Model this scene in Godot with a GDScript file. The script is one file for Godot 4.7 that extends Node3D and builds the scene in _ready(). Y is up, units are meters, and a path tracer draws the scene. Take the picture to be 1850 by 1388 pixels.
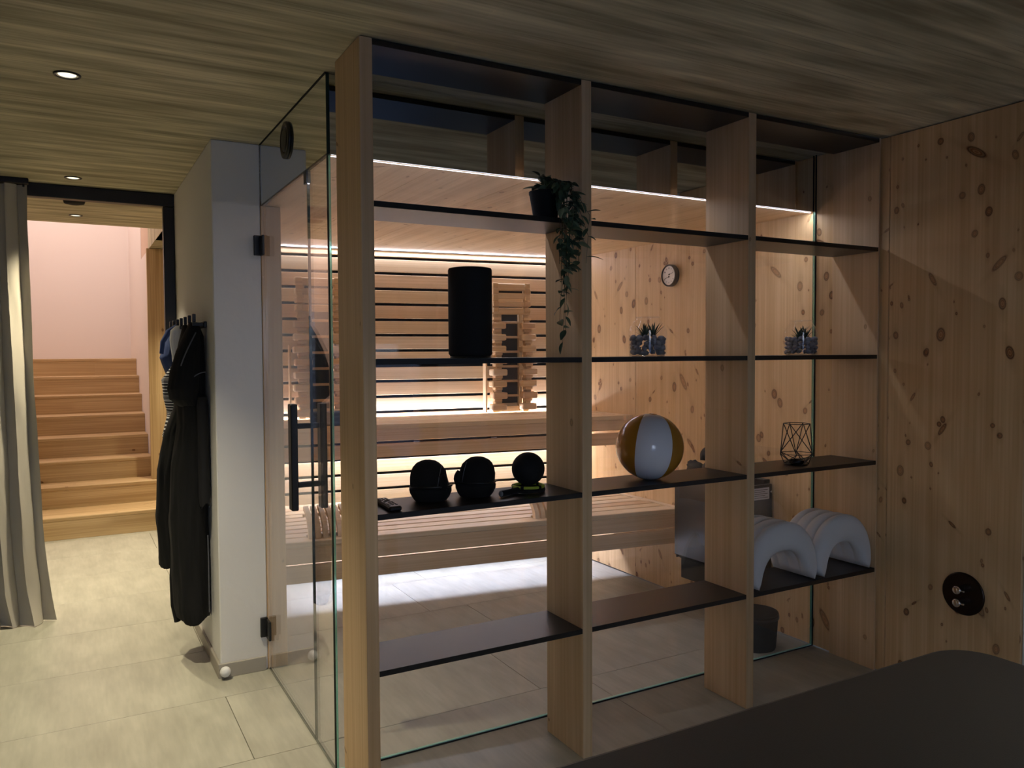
extends Node3D
# A dim basement spa room: open pine shelving in front of a glass-fronted infrared sauna, a passage with oak stairs to the left.

const H := 2.4            # room ceiling
const SC := 2.127         # sauna ceiling
const XR := 2.402         # right wall plane
const ZG := -0.353        # front of the glass wall
const ZW := -1.403        # front of the white wall stub
const PIV := Vector3(2.402, 0.0, -2.42)   # right back corner of the sauna; its back wall stands a little askew
const ASK := -0.13419     # turn of the sauna's back wall and benches

var M := {}
var used := {}
var rng := RandomNumberGenerator.new()
var shared := {}


# ------------------------------------------------------------------ naming
func numbered(n: String) -> String:
	var k: int = used.get(n, 0)
	used[n] = k + 1
	return n if k == 0 else "%s_%03d" % [n, k]

func tag(o: Node, label := "", category := "", group := "", kind := "") -> void:
	if label: o.set_meta("label", label)
	if category: o.set_meta("category", category)
	if group: o.set_meta("group", group)
	if kind: o.set_meta("kind", kind)

func thing(called: String, label: String, category: String, at := Vector3.ZERO, turn := 0.0, group := "") -> Node3D:
	var o := Node3D.new()
	o.name = numbered(called)
	add_child(o)
	o.position = at
	o.rotation.y = turn
	tag(o, label, category, group)
	return o

func struct(called: String, label := "", category := "") -> Node3D:
	var o := Node3D.new()
	o.name = called
	add_child(o, true)
	tag(o, label, category, "", "structure")
	return o

func put(parent: Node3D, called: String, mesh: Mesh, m: Material, at := Vector3.ZERO, rot := Vector3.ZERO) -> MeshInstance3D:
	var o := MeshInstance3D.new()
	o.name = called
	o.mesh = mesh
	o.material_override = m
	parent.add_child(o, true)
	o.position = at
	o.rotation = rot
	return o

func solo(called: String, label: String, category: String, mesh: Mesh, m: Material, at := Vector3.ZERO, turn := 0.0, group := "") -> MeshInstance3D:
	var o := put(self, numbered(called), mesh, m, at, Vector3(0, turn, 0))
	tag(o, label, category, group)
	return o

func dup(o: Node3D, called: String, at: Vector3, rot := Vector3.ZERO, label := "", group := "") -> Node3D:
	var c: Node3D = o.duplicate()
	c.name = numbered(called)
	add_child(c)
	c.position = at
	c.rotation = rot
	if label: c.set_meta("label", label)
	if group: c.set_meta("group", group)
	return c

func sp(lx: float, y: float, lz: float) -> Vector3:   # sauna axes: lx along the back wall (0 at the right corner), lz out from it
	return PIV + Basis(Vector3.UP, ASK) * Vector3(lx, y, lz)


# ------------------------------------------------------------------ shapes
func ST() -> SurfaceTool:
	var st := SurfaceTool.new()
	st.begin(Mesh.PRIMITIVE_TRIANGLES)
	return st

func tri(st: SurfaceTool, a: Vector3, b: Vector3, c: Vector3, n: Vector3, ua: Vector2, ub: Vector2, uc: Vector2) -> void:
	if (b - a).cross(c - a).dot(n) > 0.0:
		var t := b; b = c; c = t
		var u := ub; ub = uc; uc = u
	for k in 3:
		st.set_normal(n)
		st.set_uv([ua, ub, uc][k])
		st.add_vertex([a, b, c][k])

func uvof(p: Vector3, axis: int, grain: int, off: Vector2) -> Vector2:
	if axis == grain:
		return Vector2(p[(axis + 1) % 3], p[(axis + 2) % 3]) + off
	return Vector2(p[3 - axis - grain], p[grain]) + off

func box(st: SurfaceTool, lo: Vector3, hi: Vector3, bev := 0.002, grain := 1, off := Vector2.ZERO) -> void:
	var c := (lo + hi) / 2.0
	var h := (hi - lo) / 2.0
	bev = minf(bev, minf(h.x, minf(h.y, h.z)) * 0.6)
	for i in 3:
		var j := (i + 1) % 3
		var k := (i + 2) % 3
		for s in [-1.0, 1.0]:
			var n := Vector3.ZERO
			n[i] = s
			var q: Array[Vector3] = []
			for e in [[-1, -1], [1, -1], [1, 1], [-1, 1]]:
				var v := c
				v[i] += s * h[i]
				v[j] += e[0] * (h[j] - bev)
				v[k] += e[1] * (h[k] - bev)
				q.append(v)
			var u: Array[Vector2] = []
			for v in q: u.append(uvof(v, i, grain, off))
			tri(st, q[0], q[1], q[2], n, u[0], u[1], u[2])
			tri(st, q[0], q[2], q[3], n, u[0], u[2], u[3])
			if bev > 0.0:
				for s2 in [-1.0, 1.0]:    # chamfer between face i and face j
					var a := c; var b := c; var a2 := c; var b2 := c
					a[i] += s * h[i]; a[j] += s2 * (h[j] - bev); a[k] -= h[k] - bev
					b = a; b[k] += 2.0 * (h[k] - bev)
					a2[i] += s * (h[i] - bev); a2[j] += s2 * h[j]; a2[k] -= h[k] - bev
					b2 = a2; b2[k] += 2.0 * (h[k] - bev)
					var m := Vector3.ZERO
					m[i] = s; m[j] = s2
					m = m.normalized()
					tri(st, a, b, b2, m, uvof(a, i, grain, off), uvof(b, i, grain, off), uvof(b2, i, grain, off))
					tri(st, a, b2, a2, m, uvof(a, i, grain, off), uvof(b2, i, grain, off), uvof(a2, i, grain, off))
					if i == 0:
						for s3 in [-1.0, 1.0]:
							var p1 := c; var p2 := c; var p3 := c
							p1 += Vector3(s * h.x, s2 * (h.y - bev), s3 * (h.z - bev))
							p2 += Vector3(s * (h.x - bev), s2 * h.y, s3 * (h.z - bev))
							p3 += Vector3(s * (h.x - bev), s2 * (h.y - bev), s3 * h.z)
							tri(st, p1, p2, p3, Vector3(s, s2, s3).normalized(), uvof(p1, 0, grain, off), uvof(p2, 0, grain, off), uvof(p3, 0, grain, off))

func roff() -> Vector2:
	return Vector2(rng.randf() * 3.0, rng.randf() * 3.0)

func bm(lo: Vector3, hi: Vector3, bev := 0.002, grain := 1, off = null) -> ArrayMesh:
	var st := ST()
	box(st, lo, hi, bev, grain, roff() if off == null else off)
	return st.commit()

func grid(st: SurfaceTool, rows: Array, wrap: bool, flip := false, us := 1.0, vs := 1.0) -> void:
	var nr := rows.size()
	var nc: int = rows[0].size()
	var nor := []
	for r in nr:
		var line := PackedVector3Array()
		for c in nc:
			var c0 := c - 1
			var c1 := c + 1
			if wrap:
				c0 = (c - 1 + nc) % nc
				c1 = (c + 1) % nc
			else:
				c0 = maxi(c0, 0)
				c1 = mini(c1, nc - 1)
			var du: Vector3 = rows[r][c1] - rows[r][c0]
			var dv: Vector3 = rows[mini(r + 1, nr - 1)][c] - rows[maxi(r - 1, 0)][c]
			var n := du.normalized().cross(dv.normalized())
			if n.length() < 1e-5: n = Vector3.UP
			line.append((-n if flip else n).normalized())
		nor.append(line)
	var last := nc if wrap else nc - 1
	for r in nr - 1:
		for c in last:
			var d := (c + 1) % nc
			var P := [rows[r][c], rows[r][d], rows[r + 1][d], rows[r + 1][c]]
			var N := [nor[r][c], nor[r][d], nor[r + 1][d], nor[r + 1][c]]
			var U := [Vector2(c * us / last, r * vs / (nr - 1)), Vector2((c + 1) * us / last, r * vs / (nr - 1)), Vector2((c + 1) * us / last, (r + 1) * vs / (nr - 1)), Vector2(c * us / last, (r + 1) * vs / (nr - 1))]
			var order := [0, 3, 2, 0, 2, 1] if flip else [0, 1, 2, 0, 2, 3]
			# clockwise seen from the side the normals point to
			for k in [order[0], order[2], order[1], order[3], order[5], order[4]]:
				st.set_normal(N[k])
				st.set_uv(U[k])
				st.add_vertex(P[k])

func lathe(st: SurfaceTool, prof: Array, seg := 40, at := Vector3.ZERO, us := 1.0, vs := 1.0) -> void:
	var rows := []
	for p in prof:
		var line := PackedVector3Array()
		for k in seg:
			var a := TAU * k / seg
			line.append(at + Vector3(maxf(p[0], 1e-4) * cos(a), p[1], maxf(p[0], 1e-4) * sin(a)))
		rows.append(line)
	grid(st, rows, true, true, us, vs)

func lm(prof: Array, seg := 40) -> ArrayMesh:
	var st := ST()
	lathe(st, prof, seg)
	return st.commit()

func tube(st: SurfaceTool, pts: Array, r: float, seg := 8, closed := false, r_end := -1.0) -> void:
	var rows := []
	var n := pts.size()
	var up := Vector3.ZERO
	for i in n:
		var t: Vector3
		if closed:
			t = (pts[(i + 1) % n] - pts[(i - 1 + n) % n]).normalized()
		else:
			t = (pts[mini(i + 1, n - 1)] - pts[maxi(i - 1, 0)]).normalized()
		if up == Vector3.ZERO:
			up = t.cross(Vector3(0.3, 0.9, 0.2)).normalized()
		up = (up - t * up.dot(t)).normalized()
		var side := t.cross(up)
		var rr := r if r_end < 0.0 else lerpf(r, r_end, float(i) / (n - 1))
		var line := PackedVector3Array()
		for k in seg:
			var a := TAU * k / seg
			line.append(pts[i] + (up * cos(a) + side * sin(a)) * rr)
		rows.append(line)
	if closed:
		rows.append(rows[0])
	else:
		var a := PackedVector3Array()
		var b := PackedVector3Array()
		for k in seg:
			a.append(pts[0] + (rows[0][k] - pts[0]) * 0.02)
			b.append(pts[n - 1] + (rows[n - 1][k] - pts[n - 1]) * 0.02)
		rows.push_front(a)
		rows.append(b)
	grid(st, rows, true, false)

func tm(pts: Array, r: float, seg := 8, closed := false, r_end := -1.0) -> ArrayMesh:
	var st := ST()
	tube(st, pts, r, seg, closed, r_end)
	return st.commit()

func ring_pts(c: Vector3, r: float, n: int, tilt := Basis.IDENTITY) -> Array:
	var a := []
	for k in n: a.append(c + tilt * Vector3(r * cos(TAU * k / n), 0, r * sin(TAU * k / n)))
	return a

func prism(st: SurfaceTool, outline: Array, z0: float, z1: float) -> void:   # outline in x, y; extruded along z
	var pts := PackedVector2Array(outline)
	var idx := Geometry2D.triangulate_polygon(pts)
	for i in range(0, idx.size(), 3):
		for z in [z0, z1]:
			var n := Vector3(0, 0, 1.0 if z == maxf(z0, z1) else -1.0)
			var a := pts[idx[i]]; var b := pts[idx[i + 1]]; var c := pts[idx[i + 2]]
			tri(st, Vector3(a.x, a.y, z), Vector3(b.x, b.y, z), Vector3(c.x, c.y, z), n, a, b, c)
	var area := 0.0
	for i in pts.size():
		area += pts[i].cross(pts[(i + 1) % pts.size()])
	for i in pts.size():
		var a := pts[i]; var b := pts[(i + 1) % pts.size()]
		var d := (b - a).normalized()
		var n := Vector3(d.y, -d.x, 0) * signf(area)
		tri(st, Vector3(a.x, a.y, z0), Vector3(b.x, b.y, z0), Vector3(b.x, b.y, z1), n, Vector2(a.x, z0), Vector2(b.x, z0), Vector2(b.x, z1))
		tri(st, Vector3(a.x, a.y, z0), Vector3(b.x, b.y, z1), Vector3(a.x, a.y, z1), n, Vector2(a.x, z0), Vector2(b.x, z1), Vector2(a.x, z1))

func stone_mesh(sd: int, r: float, flat: float, rough: float, nu := 12, nv := 8) -> ArrayMesh:
	var fn := FastNoiseLite.new()
	fn.seed = sd
	fn.frequency = 1.1
	var rows := []
	for i in nv + 1:
		var la := -PI / 2 + PI * i / nv
		var line := PackedVector3Array()
		for k in nu:
			var lo := TAU * k / nu
			var d := Vector3(cos(la) * cos(lo), sin(la), cos(la) * sin(lo))
			if i == 0 or i == nv: d = Vector3(1e-3 * cos(lo), signf(la), 1e-3 * sin(lo))
			var q := d * r * (1.0 + rough * fn.get_noise_3dv(d * 1.3) * 1.6)
			line.append(q * Vector3(1.1, flat, 0.92))
		rows.append(line)
	var st := ST()
	grid(st, rows, true, true)
	return st.commit()


# ------------------------------------------------------------------ materials
func mat(c: Color, rough := 0.6, metal := 0.0) -> StandardMaterial3D:
	var m := StandardMaterial3D.new()
	m.albedo_color = c
	m.roughness = rough
	m.metallic = metal
	return m

func rgb8(r: int, g: int, b: int) -> Color:
	return Color8(r, g, b)

func noise_img(w: int, h: int, fw: int, fh: int, sd: int, freq: float, oct := 4) -> PackedByteArray:
	var fn := FastNoiseLite.new()
	fn.seed = sd
	fn.frequency = freq
	fn.fractal_octaves = oct
	var im := fn.get_seamless_image(fw, fh)
	im.convert(Image.FORMAT_L8)
	im.resize(w, h, Image.INTERPOLATE_CUBIC)
	return im.get_data()

# streaked surface: two layers of long noise between two colours; axis "v" runs the streaks down the picture
func streaks(w: int, h: int, dark: Color, light: Color, sd: int, long: int, fine: int, mixf := 0.5, along_v := true) -> Image:
	var a := noise_img(w, h, w if along_v else maxi(8, w / long), maxi(8, h / long) if along_v else h, sd, 0.02, 4)
	var b := noise_img(w, h, w if along_v else maxi(8, w / fine), maxi(8, h / fine) if along_v else h, sd + 7, 0.11, 3)
	var c := noise_img(w, h, 64, 64, sd + 13, 0.03, 2)
	var lut := PackedByteArray()
	lut.resize(768)
	for i in 256:
		var k := dark.lerp(light, clampf((i - 50) / 150.0, 0.0, 1.0))
		lut[i * 3] = int(k.r * 255); lut[i * 3 + 1] = int(k.g * 255); lut[i * 3 + 2] = int(k.b * 255)
	var out := PackedByteArray()
	out.resize(w * h * 3)
	var wa := int(256 * (1.0 - mixf) * 0.8)
	var wb := int(256 * mixf)
	var wc := 256 - wa - wb
	for i in w * h:
		var v := (a[i] * wa + b[i] * wb + c[i] * wc) >> 8
		var o := i * 3
		v = clampi(v, 0, 255) * 3
		out[o] = lut[v]; out[o + 1] = lut[v + 1]; out[o + 2] = lut[v + 2]
	return Image.create_from_data(w, h, false, Image.FORMAT_RGB8, out)

func knots(im: Image, n: int, ppm: float, smin: float, smax: float, core: Color, rim: Color, sd: int) -> void:
	var r := RandomNumberGenerator.new()
	r.seed = sd
	var w := im.get_width()
	var h := im.get_height()
	for i in n:
		var cx := r.randf() * w
		var cy := r.randf() * h
		var rx := lerpf(smin, smax, pow(r.randf(), 2.2)) * ppm
		var ry := rx * r.randf_range(1.0, 1.7)
		var ang := r.randf_range(-0.35, 0.35)
		var strong := r.randf_range(0.45, 0.95)
		if r.randf() < 0.14:
			ry = rx * 3.2; ang = r.randf_range(0.5, 1.1) * (1 if r.randf() < 0.5 else -1)
		var ext := int(maxf(rx, ry) * 3.4) + 2
		for y in range(-ext, ext + 1):
			for x in range(-ext, ext + 1):
				var u := (x * cos(ang) + y * sin(ang)) / rx
				var v := (-x * sin(ang) + y * cos(ang)) / ry
				var d := sqrt(u * u + v * v)
				var halo := exp(-(u * u * 0.8 + v * v * 0.16)) * 0.20
				var k := 0.0
				var col := rim
				if d < 1.0:
					k = strong * (0.75 + 0.25 * sin(d * 14.0))
					col = core.lerp(rim, clampf(d * 0.8 + 0.1, 0, 1)) if d < 0.72 else rim.darkened(0.35)
				elif d < 1.3:
					k = strong * (1.3 - d) / 0.3 * 0.8
				k = maxf(k, halo * strong)
				if k > 0.01:
					var px := posmod(int(cx) + x, w)
					var py := posmod(int(cy) + y, h)
					im.set_pixel(px, py, im.get_pixel(px, py).lerp(col, k))

func tex(im: Image) -> ImageTexture:
	return ImageTexture.create_from_image(im)

func wood_mat(im: Image, wm: float, hm: float, rough := 0.55, tint := Color.WHITE) -> StandardMaterial3D:
	var m := mat(tint, rough)
	m.albedo_texture = tex(im)
	m.uv1_scale = Vector3(1.0 / wm, 1.0 / hm, 1)
	m.metallic_specular = 0.4
	return m

func bump(m: StandardMaterial3D, freq: float, size: int, cm: float, scale: float, sd := 3, world := false) -> void:
	var n := NoiseTexture2D.new()
	n.width = size
	n.height = size
	n.seamless = true
	var fn := FastNoiseLite.new()
	fn.seed = sd
	fn.frequency = freq
	n.noise = fn
	m.heightmap_enabled = true
	m.heightmap_texture = n
	m.heightmap_scale = cm
	if world:
		m.uv1_triplanar = true
		m.uv1_world_triplanar = true
		m.uv1_scale = Vector3.ONE * scale

func materials() -> void:
	var pine := streaks(768, 1536, rgb8(204, 165, 116), rgb8(228, 194, 146), 11, 40, 110, 0.45)
	knots(pine, 170, 640.0, 0.003, 0.017, rgb8(158, 98, 54), rgb8(96, 54, 26), 5)
	M.pine = wood_mat(pine, 1.2, 2.4, 0.5)
	var pine2 := streaks(512, 1024, rgb8(204, 168, 124), rgb8(226, 194, 152), 31, 40, 110, 0.45)
	knots(pine2, 14, 512.0, 0.004, 0.0095, rgb8(170, 118, 72), rgb8(112, 70, 38), 9)
	M.post = wood_mat(pine2, 1.0, 2.0, 0.5)
	var ceilp := streaks(512, 1024, rgb8(208, 172, 124), rgb8(232, 200, 154), 51, 40, 110, 0.4)
	knots(ceilp, 44, 512.0, 0.003, 0.009, rgb8(180, 128, 84), rgb8(130, 84, 50), 19)
	M.pine_ceiling = wood_mat(ceilp, 1.0, 2.0, 0.5)
	var slat := streaks(512, 1024, rgb8(220, 190, 150), rgb8(241, 216, 180), 71, 60, 150, 0.5)
	M.slat = wood_mat(slat, 0.8, 2.4, 0.55)
	M.slat2 = wood_mat(slat, 0.8, 2.4, 0.55, rgb8(246, 236, 228))
	M.slat3 = wood_mat(slat, 0.8, 2.4, 0.55, rgb8(250, 246, 236))
	var oak := streaks(512, 1024, rgb8(172, 142, 98), rgb8(208, 180, 136), 91, 26, 90, 0.5)
	knots(oak, 9, 512.0, 0.004, 0.010, rgb8(120, 80, 44), rgb8(84, 52, 26), 77)
	M.oak = wood_mat(oak, 1.0, 2.0, 0.5)
	var grey := streaks(256, 512, rgb8(34, 38, 46), rgb8(96, 100, 106), 121, 16, 40, 0.5)
	M.grey_wood = wood_mat(grey, 0.2, 0.8, 0.6)
	# board-marked concrete: long streaks along x, pores
	var con := streaks(1024, 1024, rgb8(140, 132, 104), rgb8(230, 220, 186), 141, 6, 22, 0.22, false)
	var r := RandomNumberGenerator.new()
	r.seed = 4
	for i in 150:          # fine dark joint lines and pale scrapes left by the shuttering boards
		var y := r.randi_range(0, 1023)
		var x0 := r.randi_range(0, 1023)
		var ln := r.randi_range(60, 420)
		var c := rgb8(96, 86, 68) if i % 3 else rgb8(222, 212, 190)
		for x in ln:
			var px := posmod(x0 + x, 1024)
			var py := posmod(y + int(3.0 * sin(x * 0.011 + i)), 1024)
			con.set_pixel(px, py, con.get_pixel(px, py).lerp(c, 0.5 * sin(PI * x / ln)))
	M.concrete = mat(Color.WHITE, 0.75)
	M.concrete.albedo_texture = tex(con)
	M.concrete.uv1_scale = Vector3(1.0 / 3.1, 1.0 / 2.3, 1)
	M.concrete.heightmap_enabled = true
	M.concrete.heightmap_texture = M.concrete.albedo_texture
	M.concrete.heightmap_scale = 0.25
	var tile := streaks(512, 512, rgb8(156, 154, 140), rgb8(177, 175, 160), 161, 3, 9, 0.3, false)
	M.tile = mat(Color.WHITE, 0.42)
	M.tile.albedo_texture = tex(tile)
	M.tile.uv1_scale = Vector3(1.0 / 1.3, 1.0 / 1.3, 1)
	M.tile.metallic_specular = 0.42
	M.grout = mat(rgb8(140, 136, 126), 0.9)
	M.plaster = mat(rgb8(226, 225, 222), 0.85)
	bump(M.plaster, 0.03, 256, 0.06, 2.2, 5, true)
	M.rear_plaster = mat(rgb8(112, 106, 98), 0.85)
	M.warm_plaster = mat(rgb8(232, 222, 216), 0.85)
	M.skirt = mat(rgb8(164, 158, 146), 0.5)
	M.black = mat(rgb8(20, 20, 21), 0.35)
	M.board = mat(rgb8(24, 23, 23), 0.38)
	M.board.metallic_specular = 0.55
	M.steel_black = mat(rgb8(14, 14, 15), 0.4)
	M.matte_black = mat(rgb8(13, 13, 14), 0.85)
	M.fabric_black = mat(rgb8(8, 8, 9), 0.95)
	bump(M.fabric_black, 0.12, 256, 0.03, 14.0, 8, true)
	M.backing = mat(rgb8(34, 22, 18), 0.95)
	M.mirror = mat(rgb8(226, 228, 226), 0.03, 1.0)
	M.chrome = mat(rgb8(220, 220, 222), 0.12, 1.0)
	M.brushed = mat(rgb8(84, 84, 88), 0.24, 1.0)
	M.glass = mat(Color(0.97, 1.0, 0.985, 0.02), 0.02)
	M.glass.transparency = BaseMaterial3D.TRANSPARENCY_ALPHA
	M.glass.cull_mode = BaseMaterial3D.CULL_DISABLED
	M.tinted = mat(Color(0.05, 0.06, 0.09, 0.62), 0.02)
	M.tinted.transparency = BaseMaterial3D.TRANSPARENCY_ALPHA
	M.edge = mat(rgb8(170, 244, 226), 0.12)
	M.edge.metallic_specular = 0.8
	M.edge.refraction_enabled = true
	M.edge.refraction_scale = 0.05
	M.edge.albedo_color.a = 0.25
	M.edge_bright = mat(rgb8(176, 236, 222), 0.3)
	M.edge_dark = mat(rgb8(18, 44, 42), 0.15)
	M.white = mat(rgb8(232, 232, 232), 0.4)
	M.linen = mat(rgb8(188, 182, 168), 0.9)
	bump(M.linen, 0.25, 256, 0.05, 12.0, 21, true)
	M.linen.backlight_enabled = true
	M.linen.backlight = Color(0.12, 0.11, 0.1)
	M.cushion = mat(rgb8(222, 222, 222), 0.85)
	bump(M.cushion, 0.22, 256, 0.03, 14.0, 33, true)
	M.table = mat(rgb8(52, 52, 55), 0.5)
	bump(M.table, 0.10, 256, 0.02, 10.0, 44, true)
	M.led = mat(Color.BLACK, 0.5)
	M.led.emission_enabled = true
	M.led.emission = rgb8(226, 232, 255)
	M.led.emission_energy_multiplier = 4.0
	M.lamp = mat(Color.BLACK, 0.5)
	M.lamp.emission_enabled = true
	M.lamp.emission = rgb8(255, 244, 214)
	M.lamp.emission_energy_multiplier = 1.6
	M.reflector = mat(rgb8(240, 236, 222), 0.35)
	M.leaf = mat(rgb8(80, 100, 74), 0.5)
	M.leaf2 = mat(rgb8(116, 132, 102), 0.5)
	M.leaf3 = mat(rgb8(58, 78, 58), 0.5)
	M.succulent = mat(rgb8(40, 62, 40), 0.45)
	M.stem = mat(rgb8(70, 66, 44), 0.6)
	M.pebble = mat(rgb8(136, 134, 140), 0.85)
	M.rock = mat(rgb8(74, 68, 62), 0.9)
	M.ochre = mat(rgb8(170, 118, 38), 0.14)
	M.ball_white = mat(rgb8(226, 226, 232), 0.12)
	M.navy = mat(rgb8(44, 62, 108), 0.9)
	var sim := Image.create(64, 64, false, Image.FORMAT_RGB8)
	sim.fill(rgb8(22, 24, 36))
	sim.fill_rect(Rect2i(0, 0, 64, 28), rgb8(228, 228, 230))
	M.stripes = mat(Color.WHITE, 0.9)
	M.stripes.albedo_texture = tex(sim)
	M.stripes.uv1_scale = Vector3(1, 22, 1)
	M.piping = mat(rgb8(96, 98, 106), 0.8)
	M.towel = mat(rgb8(222, 222, 226), 0.95)
	M.lime = mat(rgb8(172, 190, 60), 0.5)
	M.grey_plastic = mat(rgb8(120, 122, 126), 0.4)
	M.ir = mat(rgb8(16, 16, 18), 0.3)
	M.vent_dark = mat(rgb8(26, 28, 30), 0.4)
	M.dial = mat(rgb8(230, 222, 210), 0.4)
	M.label = mat(rgb8(206, 202, 200), 0.6)
	M.ink = mat(rgb8(34, 30, 30), 0.7)
	M.cover_glass = mat(Color(1, 1, 1, 0.06), 0.02)
	M.cover_glass.transparency = BaseMaterial3D.TRANSPARENCY_ALPHA


# ------------------------------------------------------------------ lights
func led_strip(called: String, label: String, at: Vector3, size: Vector3, basis_: Basis, energy: float, tone := Color8(226, 232, 255), group := "") -> void:
	# size: length along local x, width along local y, thickness z; shines along local -z
	var o := thing(called, label, "light strip", at, 0.0, group)
	o.transform.basis = basis_
	put(o, "led_diffuser", bm(Vector3(-size.x / 2, -size.y / 2, 0.0), Vector3(size.x / 2, size.y / 2, size.z), 0.0005), M.led)
	var l := AreaLight3D.new()
	l.name = "led_light"
	l.area_size = Vector2(size.x, size.y)
	l.light_color = tone
	l.light_energy = energy
	l.area_range = 12.0
	l.area_attenuation = 2.0
	l.shadow_enabled = true
	o.add_child(l, true)
	l.position = Vector3(0, 0, -0.002)

func facing(dir: Vector3, along: Vector3) -> Basis:   # local -z looks along dir, local x along "along"
	var z := -dir.normalized()
	var x := (along - z * along.dot(z)).normalized()
	return Basis(x, z.cross(x), z)

func downlight(at: Vector3, label: String, energy: float, angle := 40.0, group := "recessed ceiling downlights") -> void:
	var o := thing("downlight", label, "ceiling light", at, 0.0, group)
	put(o, "trim_ring", lm([[0.0345, -0.0005], [0.0345, -0.003], [0.036, -0.0055], [0.041, -0.005], [0.0425, -0.0005]], 36), M.black)
	put(o, "reflector", lm([[0.0285, -0.0008], [0.034, -0.0026]], 36), M.reflector)
	put(o, "lamp", lm([[0.0005, -0.0026], [0.026, -0.0022], [0.0282, -0.0006]], 28), M.lamp)
	var s := SpotLight3D.new()
	s.name = "lamp_light"
	s.light_color = rgb8(255, 240, 206)
	s.light_energy = energy
	s.spot_angle = angle
	s.spot_angle_attenuation = 1.0
	s.spot_range = 12.0
	s.spot_attenuation = 2.0
	s.light_size = 0.03
	s.shadow_enabled = true
	o.add_child(s, true)
	s.position = Vector3(0, -0.008, 0)
	s.rotation = Vector3(-PI / 2, 0, 0)

func lights_and_camera() -> void:
	var cam := Camera3D.new()
	cam.name = "camera"
	add_child(cam)
	var yaw := 0.5094
	var pitch := -0.0378
	var roll := -0.0058
	var fw := Vector3(sin(yaw) * cos(pitch), sin(pitch), -cos(yaw) * cos(pitch))
	var r := Vector3(cos(yaw), 0, sin(yaw))
	var u := r.cross(fw)
	var r2 := r * cos(roll) + u * sin(roll)
	var u2 := -r * sin(roll) + u * cos(roll)
	cam.transform = Transform3D(Basis(r2, u2, -fw), Vector3(-0.7767, 1.4487, 2.3108))
	cam.fov = rad_to_deg(2.0 * atan(694.0 / 1434.43))
	cam.near = 0.02
	cam.current = true
	var we := WorldEnvironment.new()
	we.name = "environment"
	var e := Environment.new()
	e.background_mode = Environment.BG_SKY       # dusk over snow
	var sky := ProceduralSkyMaterial.new()
	sky.sky_top_color = rgb8(120, 134, 164)
	sky.sky_horizon_color = rgb8(158, 168, 184)
	sky.ground_horizon_color = rgb8(118, 134, 168)
	sky.ground_bottom_color = rgb8(88, 104, 140)
	sky.sky_energy_multiplier = 3.3
	sky.ground_energy_multiplier = 2.5
	e.sky = Sky.new()
	e.sky.sky_material = sky
	e.tonemap_mode = Environment.TONE_MAPPER_LINEAR
	e.tonemap_exposure = 1.0
	e.sdfgi_enabled = true
	e.ssao_enabled = true
	e.ssil_enabled = true
	we.environment = e
	add_child(we)


# ------------------------------------------------------------------ setting
func slab(parent: Node3D, called: String, lo: Vector3, hi: Vector3, m: Material, bev := 0.0, grain := 1) -> MeshInstance3D:
	return put(parent, called, bm(lo, hi, bev, grain), m)

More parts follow.
